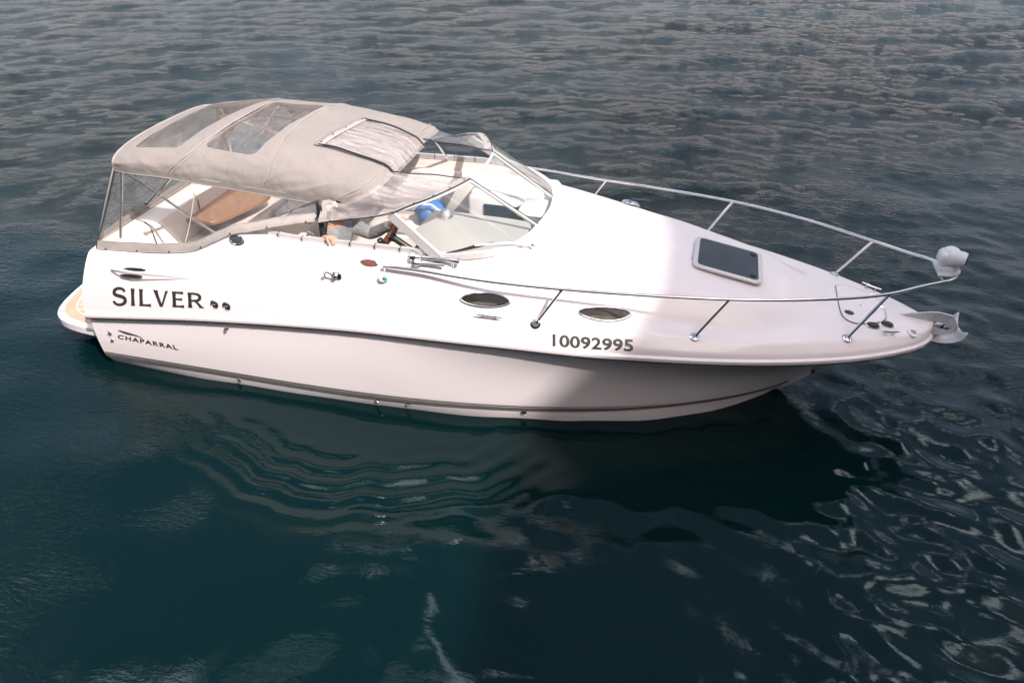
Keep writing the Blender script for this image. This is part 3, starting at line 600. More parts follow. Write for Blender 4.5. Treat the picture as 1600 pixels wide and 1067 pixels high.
# side and aft curtains
LOW = [(.15, -1.10, 1.25), (.50, -1.115, 1.282), (.93, -1.125, 1.325), (1.2, -1.125, 1.375), (1.45, -1.115, 1.49), (1.68, -1.105, 1.598), (1.85, -1.085, 1.63), (2.1, -1.045, 1.69), (2.40, -1.0, 1.745)]
UP = [tuple(canopy(s, -1) + [0, .004, -.045]) for s in np.linspace(0, .93, 12)]
def curtain(UPp, LOWp, n, flip=1, frac=.09):
    u_, l_ = dens(UPp, n), dens(LOWp, n); f = np.array([1, flip, 1]); G = np.zeros((n, 26, 3))
    for i in range(n):
        h = np.linalg.norm(u_[i] - l_[i]); kk = np.r_[np.linspace(0, 1 - frac / h, 20), np.linspace(1 - frac / h, 1, 7)[1:]]
        for j, k in enumerate(kk):
            G[i, j] = (u_[i] * (1 - k) + l_[i] * k + np.array([0, .008 * math.sin(i * .5 + 3 * k) * math.sin(math.pi * k) + (-.012 * math.sin(math.pi * min(1, max(0, (k - .7) / .3))) if frac else 0), 0])) * f
    o = MB().grid(G[:, :21]).build('side_curtain', VINYL, ca); mb = MB().grid(G[:, 19:] + [0, -.004 * flip, 0], 0); mb.tube(G[:, -1], .007, 6, 0); mb.tube(G[:, 19] + [0, -.005 * flip, 0], .003, 5, 0)
    for i in range(3, n, 9): mb.ell(G[i, 24] + np.array([0, -.012 * flip, 0]), (.008, .006, .008), 8, 6, 1)
    for i in (0, n - 1): mb.tube(G[i, ::2], .008, 6, 2)
    mb.tube(G[int(n * .42), :20] + [0, -.002 * flip, 0], .003, 5, 3)
    mb.build('curtain_skirt', [CANVAS_TRIM, BLACK, PIPING, ALU], o, angle=60)
curtain(UP, LOW, 60); curtain(UP, LOW, 60, -1)
u_ = dens([tuple(canopy(0, t) + [0, 0, -.03]) for t in np.linspace(-1, 1, 15)], 50); l_ = dens([(.15, -1.10, 1.25), (.10, -1.0, 1.265), (.08, -.5, 1.27), (.08, .5, 1.27), (.10, 1.0, 1.265), (.15, 1.10, 1.25)], 50)
G = np.array([[u_[i] * (1 - k) + l_[i] * k + np.array([-.01 * math.sin(i * .8) * math.sin(math.pi * k), 0, 0]) for k in np.linspace(0, 1, 20)] for i in range(50)])
ac = MB().grid(G[:, :18]).build('aft_curtain', VINYL, ca); mb = MB().grid(G[:, 17:] + [-.004, 0, 0]); mb.tube(G[:, -1], .007, 6, 0); mb.grid(G[:3] + [-.004, -.002, 0]); mb.grid(G[-3:] + [-.004, .002, 0]); mb.build('curtain_skirt', [CANVAS_TRIM], ac)
# stainless hoops and struts
for f, n_ in ((lambda t: .03, 0), (lambda t: seam1(t) + .005, 1), (lambda t: seam2(t) + .005, 2), (lambda t: .965, 3)):
    P = [canopy(f(t), t * .985) + np.array([0, 0, -.018]) for t in np.linspace(-1, 1, 50)]
    mb = MB()
    if n_ == 3: P = [(2.44, -1.0, 1.57), (2.46, -.98, 1.70)] + P + [(2.46, .98, 1.70), (2.44, 1.0, 1.57)]
    if n_ == 0: P = [(.30, -.99, 1.29)] + P + [(.30, .99, 1.29)]
    P = [np.array(p) * [1, .955, 1] - [0, 0, .006] for p in P]; mb.tube(P, .0115, 8); mb.build('canopy_hoop', CHROME, ca)
for sg in (1, -1):
    for a, b in (((.42, -.80, 1.93), (1.42, -1.02, 1.52)), ((2.40, -.85, 1.87), (1.78, -1.02, 1.62)), ((2.05, -.83, 1.86), (2.16, -.98, 1.70)), ((.98, -.80, 1.93), (.74, -.96, 1.70))):
        MB().tube([np.array(a) * [1, sg, 1], np.array(b) * [1, sg, 1]], .012, 8).ell(np.array(b) * [1, sg, 1], (.022, .018, .022), 8, 6).build('canopy_strut', CHROME, ca)
    if sg < 0: mb = MB().tube([np.array(p) * [1, sg, 1] for p in ((2.80, -.60, 1.98), (2.84, -.80, 1.78), (2.86, -.985, 1.585))], .012, 8); mb.build('canopy_strut', CHROME, ca)
MB().grid(np.array([[(2.435 + a, -.96 - .02 * k, 1.90 - .36 * k) for a in (-.025, .025)] for k in np.linspace(0, 1, 8)])).build('canopy_strap', PIPING, ca, solid=.004)

# ---- bow rail
br = empty('bow_rail'); br.parent = boat
half_r = [(3.05, -1.147, 1.455), (3.045, -1.165, 1.49), (3.09, -1.18, 1.512), (3.3, -1.18, 1.512), (3.75, -1.17, 1.49), (4.507, -1.107, 1.463), (5.1, -1.035, 1.458), (5.757, -.919, 1.45), (6.4, -.725, 1.43), (6.96, -.461, 1.408), (7.2, -.30, 1.413), (7.39, -.18, 1.42), (7.49, -.09, 1.415), (7.53, 0, 1.412)]
RP = dens(half_r + [(x, -y, z) for x, y, z in half_r[::-1][1:]], 150); MB().tube(RP, .0130, 12).build('top_rail', CHROME, br)
for sg in (1, -1):
    for T, (bx, by) in (((4.507, -1.107, 1.463), (4.313, -1.163)), ((5.757, -.919, 1.45), (5.55, -.93)), ((6.96, -.461, 1.405), (6.74, -.533))):
        z = zdeck(bx, -by); p = Vector((bx, sg * by, z)); st = MB().tube([Vector((T[0], sg * T[1], T[2])), p], .0125, 10).build('stanchion', CHROME, br)
        h, n = on_side(bx, z, -1 if sg > 0 else 1) if bx < 4.5 else on_top(bx, sg * by); MB().lathe([(.0, .012), (.026, .012), (.034, .006), (.042, .004), (.044, -.002)], h + n * .002, n, 20).build('base_flange', CHROME, st)
MB().tube([(7.39, -.18, 1.42), (7.39, .18, 1.42)], .011, 8).build('cross_brace', CHROME, br)
mb = MB(); mb.prism(sm([(7.36, -.13), (7.50, -.10), (7.56, 0), (7.50, .10), (7.36, .13)], 2), .012, (0, 0, 1.432), (1, 0, 0), (0, 1, 0)); mp_ = mb.build('lamp_plate', GALV, br)
# searchlight on its plate
mb = MB(); c0 = (7.45, .03, 1.444); mb.lathe([(.105, 0), (.105, .02), (.08, .045), (.062, .06)], c0, n=28, sx=.95, sy=.8)
mb.box((7.435, .035, 1.54), (.16, .17, .13), bev=.22); mb.lathe([(.0, -.075), (.05, -.075), (.066, -.06), (.07, .035), (.06, .07), (.0, .075)], (7.49, -.02, 1.565), (.92, -.38, .05), 24); mb.ell((7.45, .05, 1.595), (.07, .07, .04)); sp = mb.build('searchlight', LAMPW, br, angle=50)
sp.data.transform(Matrix.Translation(Vector(c0)) @ Matrix.Scale(.9, 4) @ Matrix.Translation(-Vector(c0)))
MB().lathe([(.050, 0), (.04, .008), (0, .012)], Vector((7.486, -.015, 1.553)) + Vector((.92, -.38, .05)).normalized() * .062, (.92, -.38, .05)).build('lens', PORTG, sp)

# ---- foredeck hatch
n = Vector((.178, 0, .984)).normalized(); X = Vector((.984, 0, -.178)); Yv = Vector((0, 1, 0)); c = Vector((5.748, 0, 1.285)) + n * .004
fh = MB().prism(rrect(.60, .56, .06), .028, c, X, Yv).build('deck_hatch', ALU, boat, bevel=.008, angle=40)
MB().prism(rrect(.52, .49, .04), .006, c + n * .0265, X, Yv).build('hatch_glass', SMOKE, fh)
for sg in (-1, 1): MB().lathe([(.026, 0), (.026, .008), (.014, .016), (.0, .018)], c + n * .032 + X * .215 + Yv * sg * .19, n, 16).build('hatch_latch', BLACK, fh)
MB().tube([c + n * .02 + X * -.303 + Yv * -.16, c + n * .02 + X * -.303 + Yv * .16], .008, 8).build('hatch_hinge', GALV, fh)
# deck light
h, n = on_top(4.80, .80); MB().lathe([(.10, 0), (.10, .012), (.085, .03), (.05, .045), (.03, .04), (.0, .038)], h, n, 24).build('deck_vent', CHROME, boat)
# anchor locker lid
mb = MB(); LP = [(6.72, .26), (6.715, 0), (6.722, -.24), (6.76, -.30), (6.83, -.325), (6.95, -.27), (7.09, -.17), (7.10, 0), (7.09, .17), (6.95, .27), (6.83, .325), (6.76, .30)]
LPs = sm(LP + [LP[0]], 1); ctrp = np.array((6.9, 0)); GG = np.array([[(lambda q: (q[0], q[1], on_top(q[0], q[1])[0].z + .007))(ctrp + (np.array(p) - ctrp) * k) for k in np.linspace(.02, 1, 12)] for p in LPs]); mb.grid(GG)
lid = mb.build('anchor_locker_lid', GEL, boat, solid=.006); MB().tube([tuple(g[-1] + np.array([0, 0, -.003])) for g in GG], .005, 6).build('lid_seam', STRAKE, lid)
h, n = on_top(6.787, -.174); MB().lathe([(.034, .006), (.034, .014), (.026, .018), (0, .019)], h, n, 18, sx=1.15).build('lid_latch', BLACK, lid)
for x, y in ((7.03, .22), (7.06, .03)): 
    h, n = on_top(x, y); MB().box(h + n * .012, (.07, .03, .012), bev=.3).build('lid_hinge', CHROME, lid)
# deck fittings
for x, y in ((6.962, -.296), (7.083, -.227)):
    h, n = on_top(x, y); MB().lathe([(.05, 0), (.05, .006), (.045, .012)], h, n, 20, sx=1.25, sy=.75, mi=0).lathe([(.042, .010), (.036, .024), (.018, .034), (0, .036)], h, n, 20, sx=1.25, sy=.75, mi=1).build('deck_fill_cap', [CHROME, BLACK], boat)
def cleat(p, n, length, fwd=(1, 0, 0)):
    X, Yb = frame_at(p, n, fwd); mb = MB(); mb.tube([p + X * a * length / 2 + n * (.032 + .006 * abs(a)) for a in np.linspace(-1, 1, 9)], [.004, .006, .008, .008, .008, .008, .008, .006, .004], 8)
    for a in (-.22, .22): mb.tube([p + X * length * a + n * .033, p + X * length * a - n * .002], [.007, .009], 8); mb.lathe([(.016, 0), (.016, .005), (.008, .008)], p + X * length * a, n, 10)
    return mb.build('cleat', CHROME, boat)
for x, y in ((7.081, -.350), (7.03, .36)): h, n = on_top(x, y); cleat(h, n, .17, (1, .35 * (1 if y < 0 else -1), 0))
h, n = on_side(3.939, 1.178); cleat(h, n, .22)
h, n = on_side(3.939, 1.178, 1); cleat(h, n, .22)
h, n = on_top(7.29, -.235); mb = MB().lathe([(.045, 0), (.045, .01), (.036, .016), (0, .017)], h, n, 22)
for k in (-1, 0, 1): X, Yb = frame_at(h, n); mb.tube([h + n * .017 + Yb * k * .014 - X * .022, h + n * .018 + Yb * k * .014, h + n * .017 + Yb * k * .014 + X * .022], .003, 5, 1)
mb.build('round_vent', [GEL, STRAKE], boat)
# eye-shaped portholes
def porthole(p, q, hgt, sg=-1):
    p, q = [Vector((a[0], a[1], a[2])) for a in (p, q)]; m = (p + q) / 2; h, n = on_side(m.x, m.z, sg); X = (q - p).normalized(); X = (X - n * X.dot(n)).normalized(); Yb = n.cross(X) * (1 if n.cross(X).z > 0 else -1); Lh = (q - p).length / 2
    T = np.linspace(0, math.pi, 22); ol = [(Lh * math.cos(t), hgt * math.sin(t) ** 1.25) for t in T] + [(-Lh * math.cos(t), -hgt * .86 * math.sin(t) ** 1.25) for t in T[1:-1]]
    def pt(a, b, o): 
        w_ = h + X * a + Yb * b; hh = on_side(w_.x, w_.z, sg)[0]; return hh + n * o
    fr = MB().tube([pt(a, b, .004) for a, b in ol], .0105, 8, 0, True); fr = fr.build('porthole', CHROME, boat)
    G = [[pt(a * k, b * k, .005) for k in np.linspace(0.02, .98, 8)] for a, b in ol + [ol[0]]]; MB().grid(np.array([[tuple(v) for v in r] for r in G])).build('porthole_glass', PORTG, fr)
    MB().grid(np.array([[tuple(pt(Lh * .62 * a - .02, -hgt * .40 + hgt * .34 * b * (1 - a * a) - .012 * (1 - abs(a)), .009)) for b in np.linspace(-.5, 1, 5)] for a in np.linspace(-1, 1, 14)])).build('porthole_inset', EARTHY, fr)  # brown lens shape laid over the lower pane
EARTHY = mat('brown inset', (.05, .042, .034), .8, col2=(.10, .082, .066), nscale=22, noise=.2)
for sg in (-1, 1):
    porthole((3.694, sg * 1.166, 1.285), (4.086, sg * 1.10, 1.279), .060, sg); porthole((4.635, sg * 1.045, 1.232), (5.03, sg * .938, 1.20), .060, sg)
# horn
mb = MB(); mb.lathe([(.050, 0), (.052, .004), (.044, .02), (.024, .05), (.016, .09), (.014, .33), (.02, .35), (.024, .40), (.0, .405)], (3.27, -1.085, 1.575), (1, .045, 0), 24, mi=0); mb.lathe([(.040, 0.006), (0, .03)], (3.27, -1.085, 1.575), (1, .045, 0), 20, mi=1)
mb.lathe([(.034, .03), (.036, .034), (.03, .05), (.013, .09), (.011, .27), (.0, .275)], (3.28, -1.125, 1.545), (1, .06, 0), 20, mi=0)
for x in (3.34, 3.60): h, n = on_side(x, 1.50); mb.tube([(x, -1.085 + (x - 3.27) * .045, 1.575), h], .010, 8)
mb.build('horn', [CHROME, BLACK], boat)
h, n = on_side(3.045, 1.391); mb = MB().lathe([(.036, -.004), (.036, .012), (.028, .035), (.0, .042)], h, n, 20, sx=1.2, sy=.9, mi=0); mb.ell(h + n * .032 + Vector((.022, 0, .006)), (.022, .016, .018), 12, 8, 1); mb.build('navigation_light', [LAMPW, GREEN], boat)
h, n = on_side(2.62, 1.374); X, Yb = frame_at(h, n); Z_ = Vector((0, 0, 1)); mb = MB(); mb.box(h + n * .016 + X * .02, (.075, .03, .06), bev=.2); mb.box(h + n * .045 + X * .022, (.035, .045, .04), bev=.3); mb.tube([h + n * .05 - X * .0, h + n * .06 - X * .03 + Z_ * .02, h + n * .06 - X * .055 + Z_ * .025, h + n * .06 - X * .075 + Z_ * .005, h + n * .05 - X * .075 - Z_ * .02], .007, 8); mb.build('fender_hook', CHROME, boat)
# oval badge with red figures
h, n = on_side(2.91, 1.493); X, Yb = frame_at(h, n); Yb = Yb if Yb.z > 0 else -Yb
bd = MB().lathe([(.072, 0), (.072, .004), (.066, .008), (0, .009)], h - n * .001, n, 32, sx=1.1, sy=.42, xdir=X, mi=0).lathe([(.064, .0085), (.062, .0105), (0, .011)], h - n * .001, n, 32, sx=1.1, sy=.40, xdir=X, mi=1).build('oval_badge', [CHROME, STRAKE], boat)
h, n = on_side(1.70, 1.545); X, Yb = frame_at(h, n); mb = MB().lathe([(.07, 0), (.07, .005), (.06, .010), (.052, .006)], h, n, 28, sx=1.15, sy=.62, xdir=X, mi=0).lathe([(.054, .006), (.03, .009), (0, .010)], h, n, 28, sx=1.15, sy=.62, xdir=X, mi=1); mb.build('oval_vent', [CHROME, SMOKE], boat)  # oval vent plate with a chrome rim
for x, z in ((1.418, .952), (1.541, .953)):
    h, n = on_side(x, z); mb = MB().lathe([(.042, 0), (.042, .006), (.036, .01), (.032, .006), (.0, .006)], h, n, 24, mi=0).lathe([(.027, .0065), (.02, .011), (0, .012)], h, n, 20, mi=1); mb.box(h + n * .013, (.035, .008, .008), mi=0); mb.build('filler_cap', [CHROME, BLACK], boat)
for x, z, r in ((.115, .421, .024), (.112, .338, .02)):
    h, n = on_side(x, z); MB().lathe([(r, 0), (r, .008), (r * .7, .014), (r * .55, .004)], h, n, 18, mi=0).lathe([(r * .6, .005), (0, .005)], h, n, 14, mi=1).build('drain_outlet', [CHROME, BLACK], boat)
for x, z, r in ((1.42, .07, .022), (2.85, .165, .022), (3.14, .175, .018), (4.19, .245, .026)):
    h, n = on_side(x, max(.05, min(z, float(zch(x)) - .055))); MB().lathe([(r, 0), (r, .008), (r * .7, .014), (r * .55, .004)], h, n, 18, mi=0).lathe([(r * .6, .005), (0, .005)], h, n, 14, mi=1).build('drain_outlet', [CHROME, BLACK], boat)
h, n = on_side(1.47, .70); mb = MB().lathe([(.02, 0), (.02, .006), (.012, .012)], h, n, 14); mb.tube([h + n * .01, h + n * .03 + Vector((0, 0, .015)), h + n * .028 + Vector((0, 0, -.02)), h + n * .01 + Vector((0, 0, -.022))], .006, 8); mb.build('tie_down_eye', CHROME, boat)
# side gill: a raised teardrop with two dark slots
G = []
for a in np.linspace(0, 1, 40):
    row = []; wd = .088 * (math.sin(math.pi * min(1, a / .28) / 2) if a < .28 else (1 - (a - .28) / .72) ** .9) + .002
    for b in np.linspace(-1, 1, 17):
        x = .33 + .90 * a; z = 1.128 + .030 * a + b * wd; h, n = on_side(x, z); o = .050 * (1 - b * b) ** .6 * (1 - a) ** .7 * min(1, a / .06) + (.012 * math.cos(b * math.pi * 2.2) * (1 - a) * min(1, a / .1) * (1 - b * b) ** .5); row.append(tuple(h + n * (o - .002)))
    G.append(row)
gl = MB().grid(np.array(G)).build('side_vent', GEL, boat, angle=70)
for x, z in ((.64, 1.158), (.60, 1.100)):
    mb = MB(); G = []
    for t in np.linspace(0, 2 * math.pi, 30):
        G.append([tuple((lambda hn: hn[0] + hn[1] * .046)(on_side(x + k * .125 * math.cos(t), z + .01 * math.cos(t) * k + k * .014 * math.sin(t)))) for k in (0.01, .5, 1)])
    mb.grid(np.array(G)).build('vent_slot', BLACK, gl)

# ---- lettering, wrapped on the curved side
def text_mesh(s, bold=0, space=1):
    cu = bpy.data.curves.new('t', 'FONT'); cu.body = s; cu.offset = bold; cu.space_character = space; cu.resolution_u = 6
    o = bpy.data.objects.new('t', cu); C.objects.link(o); dgx = bpy.context.evaluated_depsgraph_get(); m = bpy.data.meshes.new_from_object(o.evaluated_get(dgx)); bpy.data.objects.remove(o)
    V = np.array([v.co[:2] for v in m.vertices]); F = [tuple(p.vertices) for p in m.polygons]; bpy.data.meshes.remove(m); return V, F
def wrap(name, V, F, c00, c10, c01, c11, m, sg=-1, off=.004, parent=boat):
    lo, hi = V.min(0), V.max(0); P = []
    for u_, v_ in (V - lo) / (hi - lo):
        x = (c00[0] * (1 - u_) + c10[0] * u_) * (1 - v_) + (c01[0] * (1 - u_) + c11[0] * u_) * v_; z = (c00[1] * (1 - u_) + c10[1] * u_) * (1 - v_) + (c01[1] * (1 - u_) + c11[1] * u_) * v_
        h, n = on_side(x, z, sg); P.append(tuple(h + n * off))
    return MB().add(P, F).build(name, m, parent, smooth=False)
V, F = text_mesh('10092995', .026, 1.03); wrap('registration_number', V, F, (4.466, .992), (5.098, .993), (4.456, 1.088), (5.086, 1.074), NUMBERS)
# SILVER: flared roman capitals
def glyphs():
    V, F = [], []; k = [0]
    def poly(P): b = len(V); V.extend(P); F.append(tuple(range(b, b + len(P))))
    def strip(A, B):
        b = len(V); n_ = len(A); V.extend(list(A) + list(B))
        for i in range(n_ - 1): F.append((b + i, b + i + 1, b + n_ + i + 1, b + n_ + i))
    def stem(x0, y0, x1, y1, w0=.225, wm=.165, w1=.225):
        d = np.array((x1 - x0, y1 - y0)); l = np.linalg.norm(d); d /= l; nrm = np.array((1, 0)); A, B = [], []
        for t in np.linspace(0, 1, 9):
            w_ = wm + ((w0 - wm) * (1 - t) ** 5 if t < .5 else 0) + ((w1 - wm) * t ** 5 if t >= .5 else 0); p = np.array((x0, y0)) + d * l * t; A.append(p - nrm * w_ / 2); B.append(p + nrm * w_ / 2)
        strip(A, B)
    def arm(x0, x1, y, th=.13, fl=.2, up=0):
        A, B = [], []
        for t in np.linspace(0, 1, 8): h_ = th / 2 + (fl - th) / 2 * t ** 4; x = x0 + (x1 - x0) * t; A.append((x, y - h_ + (th / 2 - h_) * (-up if up < 0 else 0))); B.append((x, y + h_))
        strip(A, B)
    # S
    T = np.linspace(0, 1, 40); cp = np.array([(.66, .78), (.60, .93), (.34, .98), (.10, .86), (.10, .60), (.40, .54), (.66, .46), (.70, .20), (.46, .03), (.18, .06), (.04, .24)]); cp2 = np.array(chaikin([np.array(p) for p in cp], 3)); A, B = [], []
    for i, p in enumerate(cp2):
        t = cp2[min(i + 1, len(cp2) - 1)] - cp2[max(i - 1, 0)]; t /= np.linalg.norm(t); nn = np.array((-t[1], t[0])); u_ = i / (len(cp2) - 1); w_ = .165 + .03 * math.cos(2 * math.pi * (u_ - .5)) ; A.append(p + nn * w_ / 2); B.append(p - nn * w_ / 2)
    strip(A, B); x = .98
    stem(x + .11, 0, x + .11, 1); x += .44
    stem(x + .11, 0, x + .11, 1); arm(x + .17, x + .62, .065, .12, .22); x += .78
    stem(x + .09, 1, x + .38, .0, .24, .17, .15); stem(x + .68, 1, x + .40, .0, .15, .11, .1); x += .95
    stem(x + .11, 0, x + .11, 1); arm(x + .17, x + .60, .065, .12, .22); arm(x + .17, x + .52, .52, .11, .19); arm(x + .17, x + .58, .935, .12, .22); x += .80
    stem(x + .11, 0, x + .11, 1)
    cp = [np.array(p) for p in ((.17, .94), (.42, .94), (.62, .86), (.62, .58), (.44, .48), (.17, .48))]; cp2 = chaikin(cp, 3); A, B = [], []
    for i, p in enumerate(cp2):
        t = cp2[min(i + 1, len(cp2) - 1)] - cp2[max(i - 1, 0)]; t /= np.linalg.norm(t); nn = np.array((-t[1], t[0])); w_ = .12 + .04 * math.sin(math.pi * i / (len(cp2) - 1)); A.append(p + nn * w_ / 2 + [x, 0]); B.append(p - nn * w_ / 2 + [x, 0])
    strip(A, B); stem(x + .40, .47, x + .70, 0, .16, .16, .26)
    return np.array([tuple(v) for v in V], float), F
V, F = glyphs(); wrap('name_lettering', V, F, (.292, .765), (1.31, .893), (.335, .965), (1.325, 1.046), LETTER)
V, F = text_mesh('CHAPARRAL', .03, 1.25); wrap('maker_lettering', V, F, (.19, .372), (.862, .352), (.215, .425), (.862, .408), LETTER)
sw = np.array([(.0, .95), (.16, .97), (.5, .78), (.8, .5), (1.0, .0), (.9, .10), (.72, .34), (.55, .40), (.4, .42), (.30, .52), (.18, .62), (.26, .68), (.12, .72), (.02, .82), (.12, .84)])
wrap('swoosh_emblem', sw, [tuple(range(len(sw)))], (.22, .405), (.50, .425), (.222, .478), (.50, .478), LETTER)
V, F = text_mesh('240', .015, 1.0); X, Yb = frame_at(Vector((0, 0, 0)), Vector((0, -1, 0)))
wrap('badge_figures', V, F, (2.868, 1.481), (2.952, 1.481), (2.868, 1.505), (2.952, 1.505), RED, off=.015, parent=bd)
# bow roller
mb = MB()
for y in (-.035, .035): mb.prism([(7.25, .90), (7.62, .905), (7.66, .93), (7.64, .865), (7.56, .845), (7.3, .84)], .006, (0, y, 0), (1, 0, 0), (0, 0, 1))
mb.lathe([(.02, -.033), (.028, -.03), (.016, 0), (.028, .03), (.02, .033)], (7.60, -.002, .89), (0, 1, 0), 16, mi=1); mb.box((7.36, 0, .862), (.5, .065, .012)); mb.build('anchor_roller', [GALV, BLACK], boat)

# ------------------------------------------------------------------ ANCHOR (rests in the bow roller)
an = empty('anchor', (7.4, 0, .93)); tag(an, 'grey galvanised plough anchor stowed over the bow roller of the boat', 'anchor')
off = np.array([7.4, 0, .93])
sh = [(7.102, .985), (7.164, .955), (7.291, .945), (7.391, .948), (7.54, .950), (7.593, .928), (7.655, .868), (7.684, .94), (7.625, 1.026), (7.51, 1.043), (7.439, 1.035), (7.208, .975)]
MB().prism([(x - 7.4, z - .93) for x, z in sh], .020, (0, .010, 0), (1, 0, 0), (0, 0, 1)).build('shank', GALV, an, bevel=.004)
for sg in (-1, 1):
    A = dens([(7.50, sg * -.01, .800), (7.59, sg * -.01, .865), (7.66, sg * -.01, .885), (7.69, sg * -.01, .93)], 14) - off; B = dens([(7.47, sg * -.06, .80), (7.60, sg * -.17, .855), (7.69, sg * -.185, .915), (7.715, sg * -.16, .975)], 14) - off
    G = np.array([[A[i] * (1 - k) + B[i] * k + np.array([0, 0, -.022 * math.sin(math.pi * k)]) for k in np.linspace(0, 1, 9)] for i in range(14)]); MB().grid(G).build('fluke', GALV, an, solid=.012)
for x_, z_ in ((-.285, .04), (.20, -.03)): MB().tube([(x_, -.03, z_), (x_, .03, z_)], .012, 8).build('shackle_pin', CHROME, an)

# ------------------------------------------------------------------ BLUE BAG
bb = MB(); G = []
for a in np.linspace(0.001, math.pi - .001, 16):
    row = []
    for b in np.linspace(0, 2 * math.pi, 28, endpoint=False):
        f = 1 + .10 * math.sin(5 * b + 3 * a) + .06 * math.sin(11 * b - 7 * a); row.append((.17 * math.sin(a) * math.cos(b) * f, .15 * math.sin(a) * math.sin(b) * f, .13 * max(math.cos(a), -.8) * f + .105))
    G.append(row)
bag = empty('duffel_bag', (2.74, .72, .974)); tag(bag, 'crumpled blue nylon bag on the seat beside the dashboard', 'bag'); bb.grid(np.array(G), closed_v=True).build('bag_body', BLUE, bag, angle=80)
MB().tube([(-.16, -.10, .17), (-.08, -.14, .26), (.06, -.15, .27), (.15, -.11, .18)], .012, 8).build('carry_strap', WHITEC, bag)

# ------------------------------------------------------------------ PERSON at the helm
import bmesh
def skin(name, pts, edges, m, parent, root=0, sub=2, loc=(0, 0, 0)):
    """grow one continuous surface round a skeleton of (point, radius[, radius2])"""
    me = bpy.data.meshes.new(name); b = bmesh.new(); ly = b.verts.layers.skin.verify(); vs = []
    for i, p in enumerate(pts):
        v_ = b.verts.new(np.array(p[:3]) - np.array(loc)); r = p[3]; v_[ly].radius = (r, p[4] if len(p) > 4 else r); v_[ly].use_root = i == root; vs.append(v_)
    for e in edges: b.edges.new((vs[e[0]], vs[e[1]]))
    b.to_mesh(me); b.free(); o = bpy.data.objects.new(name, me); C.objects.link(o); o.parent = parent
    s = o.modifiers.new('skin', 'SKIN'); s.use_smooth_shade = True; d = o.modifiers.new('sub', 'SUBSURF'); d.levels = sub; d.render_levels = sub
    me.materials.append(m); return o
PL = (2.36, -.64, 1.03)
pe = empty('person', PL); tag(pe, 'person in a grey shirt seated at the helm with one hand on the wheel', 'person')
J = [(2.34, -.64, 1.06, .11), (2.33, -.64, 1.20, .11), (2.35, -.64, 1.36, .115), (2.38, -.64, 1.50, .10), (2.41, -.64, 1.585, .055), (2.425, -.64, 1.63, .05), (2.44, -.64, 1.70, .078), (2.44, -.64, 1.76, .082), (2.44, -.64, 1.80, .06),
     (2.37, -.80, 1.505, .062), (2.30, -.90, 1.30, .045), (2.35, -.95, 1.42, .042), (2.44, -.985, 1.585, .028), (2.50, -1.0, 1.605, .030),
     (2.39, -.47, 1.505, .062), (2.58, -.41, 1.36, .047), (2.74, -.46, 1.46, .040), (2.87, -.515, 1.565, .028), (2.93, -.53, 1.605, .030),
     (2.40, -.74, 1.05, .09), (2.76, -.77, 1.06, .068), (2.78, -.77, .80, .055), (2.76, -.77, .57, .04), (2.88, -.78, .535, .038), (2.40, -.54, 1.05, .09), (2.76, -.51, 1.06, .068), (2.78, -.51, .80, .055), (2.76, -.51, .57, .04), (2.88, -.51, .535, .038)]
E_ = [(0, 1), (1, 2), (2, 3), (3, 4), (4, 5), (5, 6), (6, 7), (7, 8), (3, 9), (9, 10), (10, 11), (11, 12), (12, 13), (3, 14), (14, 15), (15, 16), (16, 17), (17, 18), (0, 19), (19, 20), (20, 21), (21, 22), (22, 23), (0, 24), (24, 25), (25, 26), (26, 27), (27, 28)]
def fingers(base, fw, side, curl, k0):
    """four bent fingers and a thumb from the palm"""
    b, f, s, d = [np.array(v, float) for v in (base, fw, side, curl)]; n0 = len(J) 
    for i, (o, l) in enumerate(((-.028, .058), (-.010, .068), (.010, .064), (.028, .050))):
        q = len(J); p = b + s * o; J.append((*(p + f * .020), .0095)); J.append((*(p + f * (.020 + l * .45) + d * .012), .0088)); J.append((*(p + f * (.020 + l * .62) + d * (.012 + l * .5)), .0078)); E_.extend([(k0, q), (q, q + 1), (q + 1, q + 2)])
    q = len(J); J.append((*(b - s * .036 - f * .012), .011)); J.append((*(b - s * .052 + f * .018 + d * .018), .0095)); J.append((*(b - s * .046 + f * .036 + d * .034), .0085)); E_.extend([(k0, q), (q, q + 1), (q + 1, q + 2)])
fingers((2.52, -1.005, 1.608), (.95, -.2, .0), (.2, .9, .0), (0, -.35, -.9), 13); fingers((2.94, -.54, 1.612), (.8, -.1, .3), (0, 1, 0), (.35, 0, -.9), 18)
body = skin('body', J, E_, SKIN, pe, 0, 2, PL)
S_ = [(2.34, -.64, 1.08, .135), (2.33, -.64, 1.22, .14), (2.35, -.64, 1.38, .145), (2.38, -.64, 1.50, .115), (2.405, -.64, 1.565, .07), (2.37, -.81, 1.495, .082), (2.31, -.905, 1.34, .064), (2.30, -.915, 1.31, .060), (2.36, -.955, 1.43, .056), (2.425, -.98, 1.545, .042), (2.39, -.46, 1.495, .082), (2.56, -.42, 1.38, .066), (2.60, -.415, 1.37, .060), (2.74, -.46, 1.46, .054), (2.84, -.50, 1.54, .040)]
skin('shirt', S_, [(0, 1), (1, 2), (2, 3), (3, 4), (3, 5), (5, 6), (6, 7), (7, 8), (8, 9), (3, 10), (10, 11), (11, 12), (12, 13), (13, 14)], SHIRT, pe, 0, 2, PL)
T_ = [(2.34, -.64, 1.08, .13), (2.42, -.745, 1.06, .10), (2.75, -.77, 1.075, .082), (2.785, -.77, .82, .068), (2.765, -.77, .60, .056), (2.42, -.535, 1.06, .10), (2.75, -.51, 1.075, .082), (2.785, -.51, .82, .068), (2.765, -.51, .60, .056)]
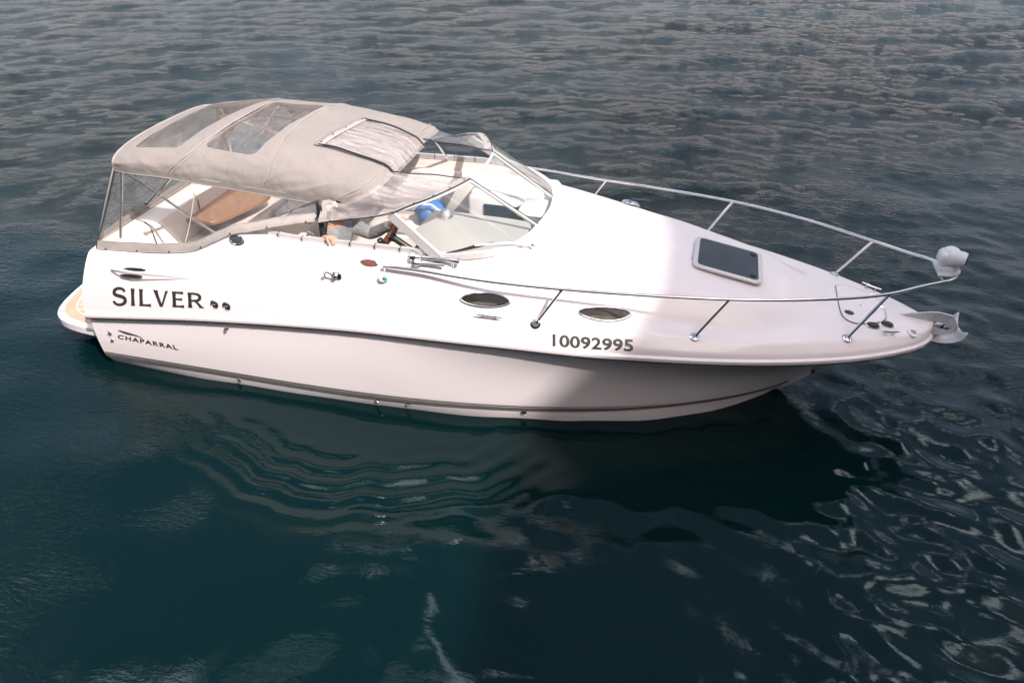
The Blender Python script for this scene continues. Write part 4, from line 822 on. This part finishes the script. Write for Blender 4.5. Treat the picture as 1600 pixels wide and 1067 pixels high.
skin('trousers', T_, [(0, 1), (1, 2), (2, 3), (3, 4), (0, 5), (5, 6), (6, 7), (7, 8)], PANTS, pe, 0, 2, PL)
o3 = np.array(PL); G = []
for a in np.linspace(.001, 2.0, 14):
    G.append([np.array((2.425, -.64, 1.755)) - o3 + np.array([.105 * math.sin(a) * math.cos(b) + (.012 if math.cos(b) < 0 else -.012 * math.sin(a)), .088 * math.sin(a) * math.sin(b), (.108 * math.cos(a) if math.cos(b) < .45 or a < 1.15 else .108 * math.cos(1.15)) + .003 * math.sin(9 * b + 7 * a)]) for b in np.linspace(0, 2 * math.pi, 30, endpoint=False)])
MB().grid(np.array(G), closed_v=True).build('hair', HAIR, pe, angle=80)
hc = np.array((2.44, -.64, 1.735)) - o3; LIPS = mat('lips', (.38, .16, .13), .5, noise=.05)
for sg in (-1, 1):
    ey = MB().ell(hc + [.078, sg * .03, .012], (.010, .013, .009), 10, 8).build('eye', WHITEC, pe); MB().ell(hc + [.086, sg * .03, .012], (.005, .006, .006), 8, 6).build('pupil', BLACK, ey); MB().ell(hc + [-.005, sg * .083, -.005], (.02, .010, .03), 10, 8).build('ear', SKIN, pe)
MB().tube([hc + [.082, 0, .02], hc + [.098, 0, -.012], hc + [.088, 0, -.022]], [.008, .014, .012], 8).build('nose', SKIN, pe); MB().tube([hc + [.076, -.022, -.048], hc + [.085, 0, -.047], hc + [.076, .022, -.048]], [.004, .006, .004], 8).build('mouth', LIPS, pe)

# ------------------------------------------------------------------ an unseen building added to cast shade across the bow
bl = empty('occluder', (44, -22, 0)); tag(bl, 'unseen pale stone building that throws its shadow over the bow', 'occluder')
STONE = mat('pale stone', (.42, .37, .32), .9, noise=.12, nscale=.4)
Pq = np.array((5.28, -.5, 1.36)); Dq = 38; top = Pq + np.array(SUN) * Dq
x0, zt = top[0], top[2]
mb = MB(); mb.box((8, 0, zt / 2 - 1), (16, 36, zt + 2), bev=.005); mb.box((8, 0, zt + .1), (16.0, 36.0, .2), bev=.05); rz = R(4.5); bl.rotation_euler.z = rz; yb = -2.0; bl.location = (x0 - yb * math.sin(rz), top[1] + yb * math.cos(rz), 0); mb.build('wall', STONE, bl)
for k in range(int((zt - 3) / 3.6)):
    for j in range(8): MB().box((-.03, -15.4 + 4.4 * j, 2.6 + 3.6 * k), (.1, 1.3, 1.8), bev=.1).build('window', SMOKE, bl)
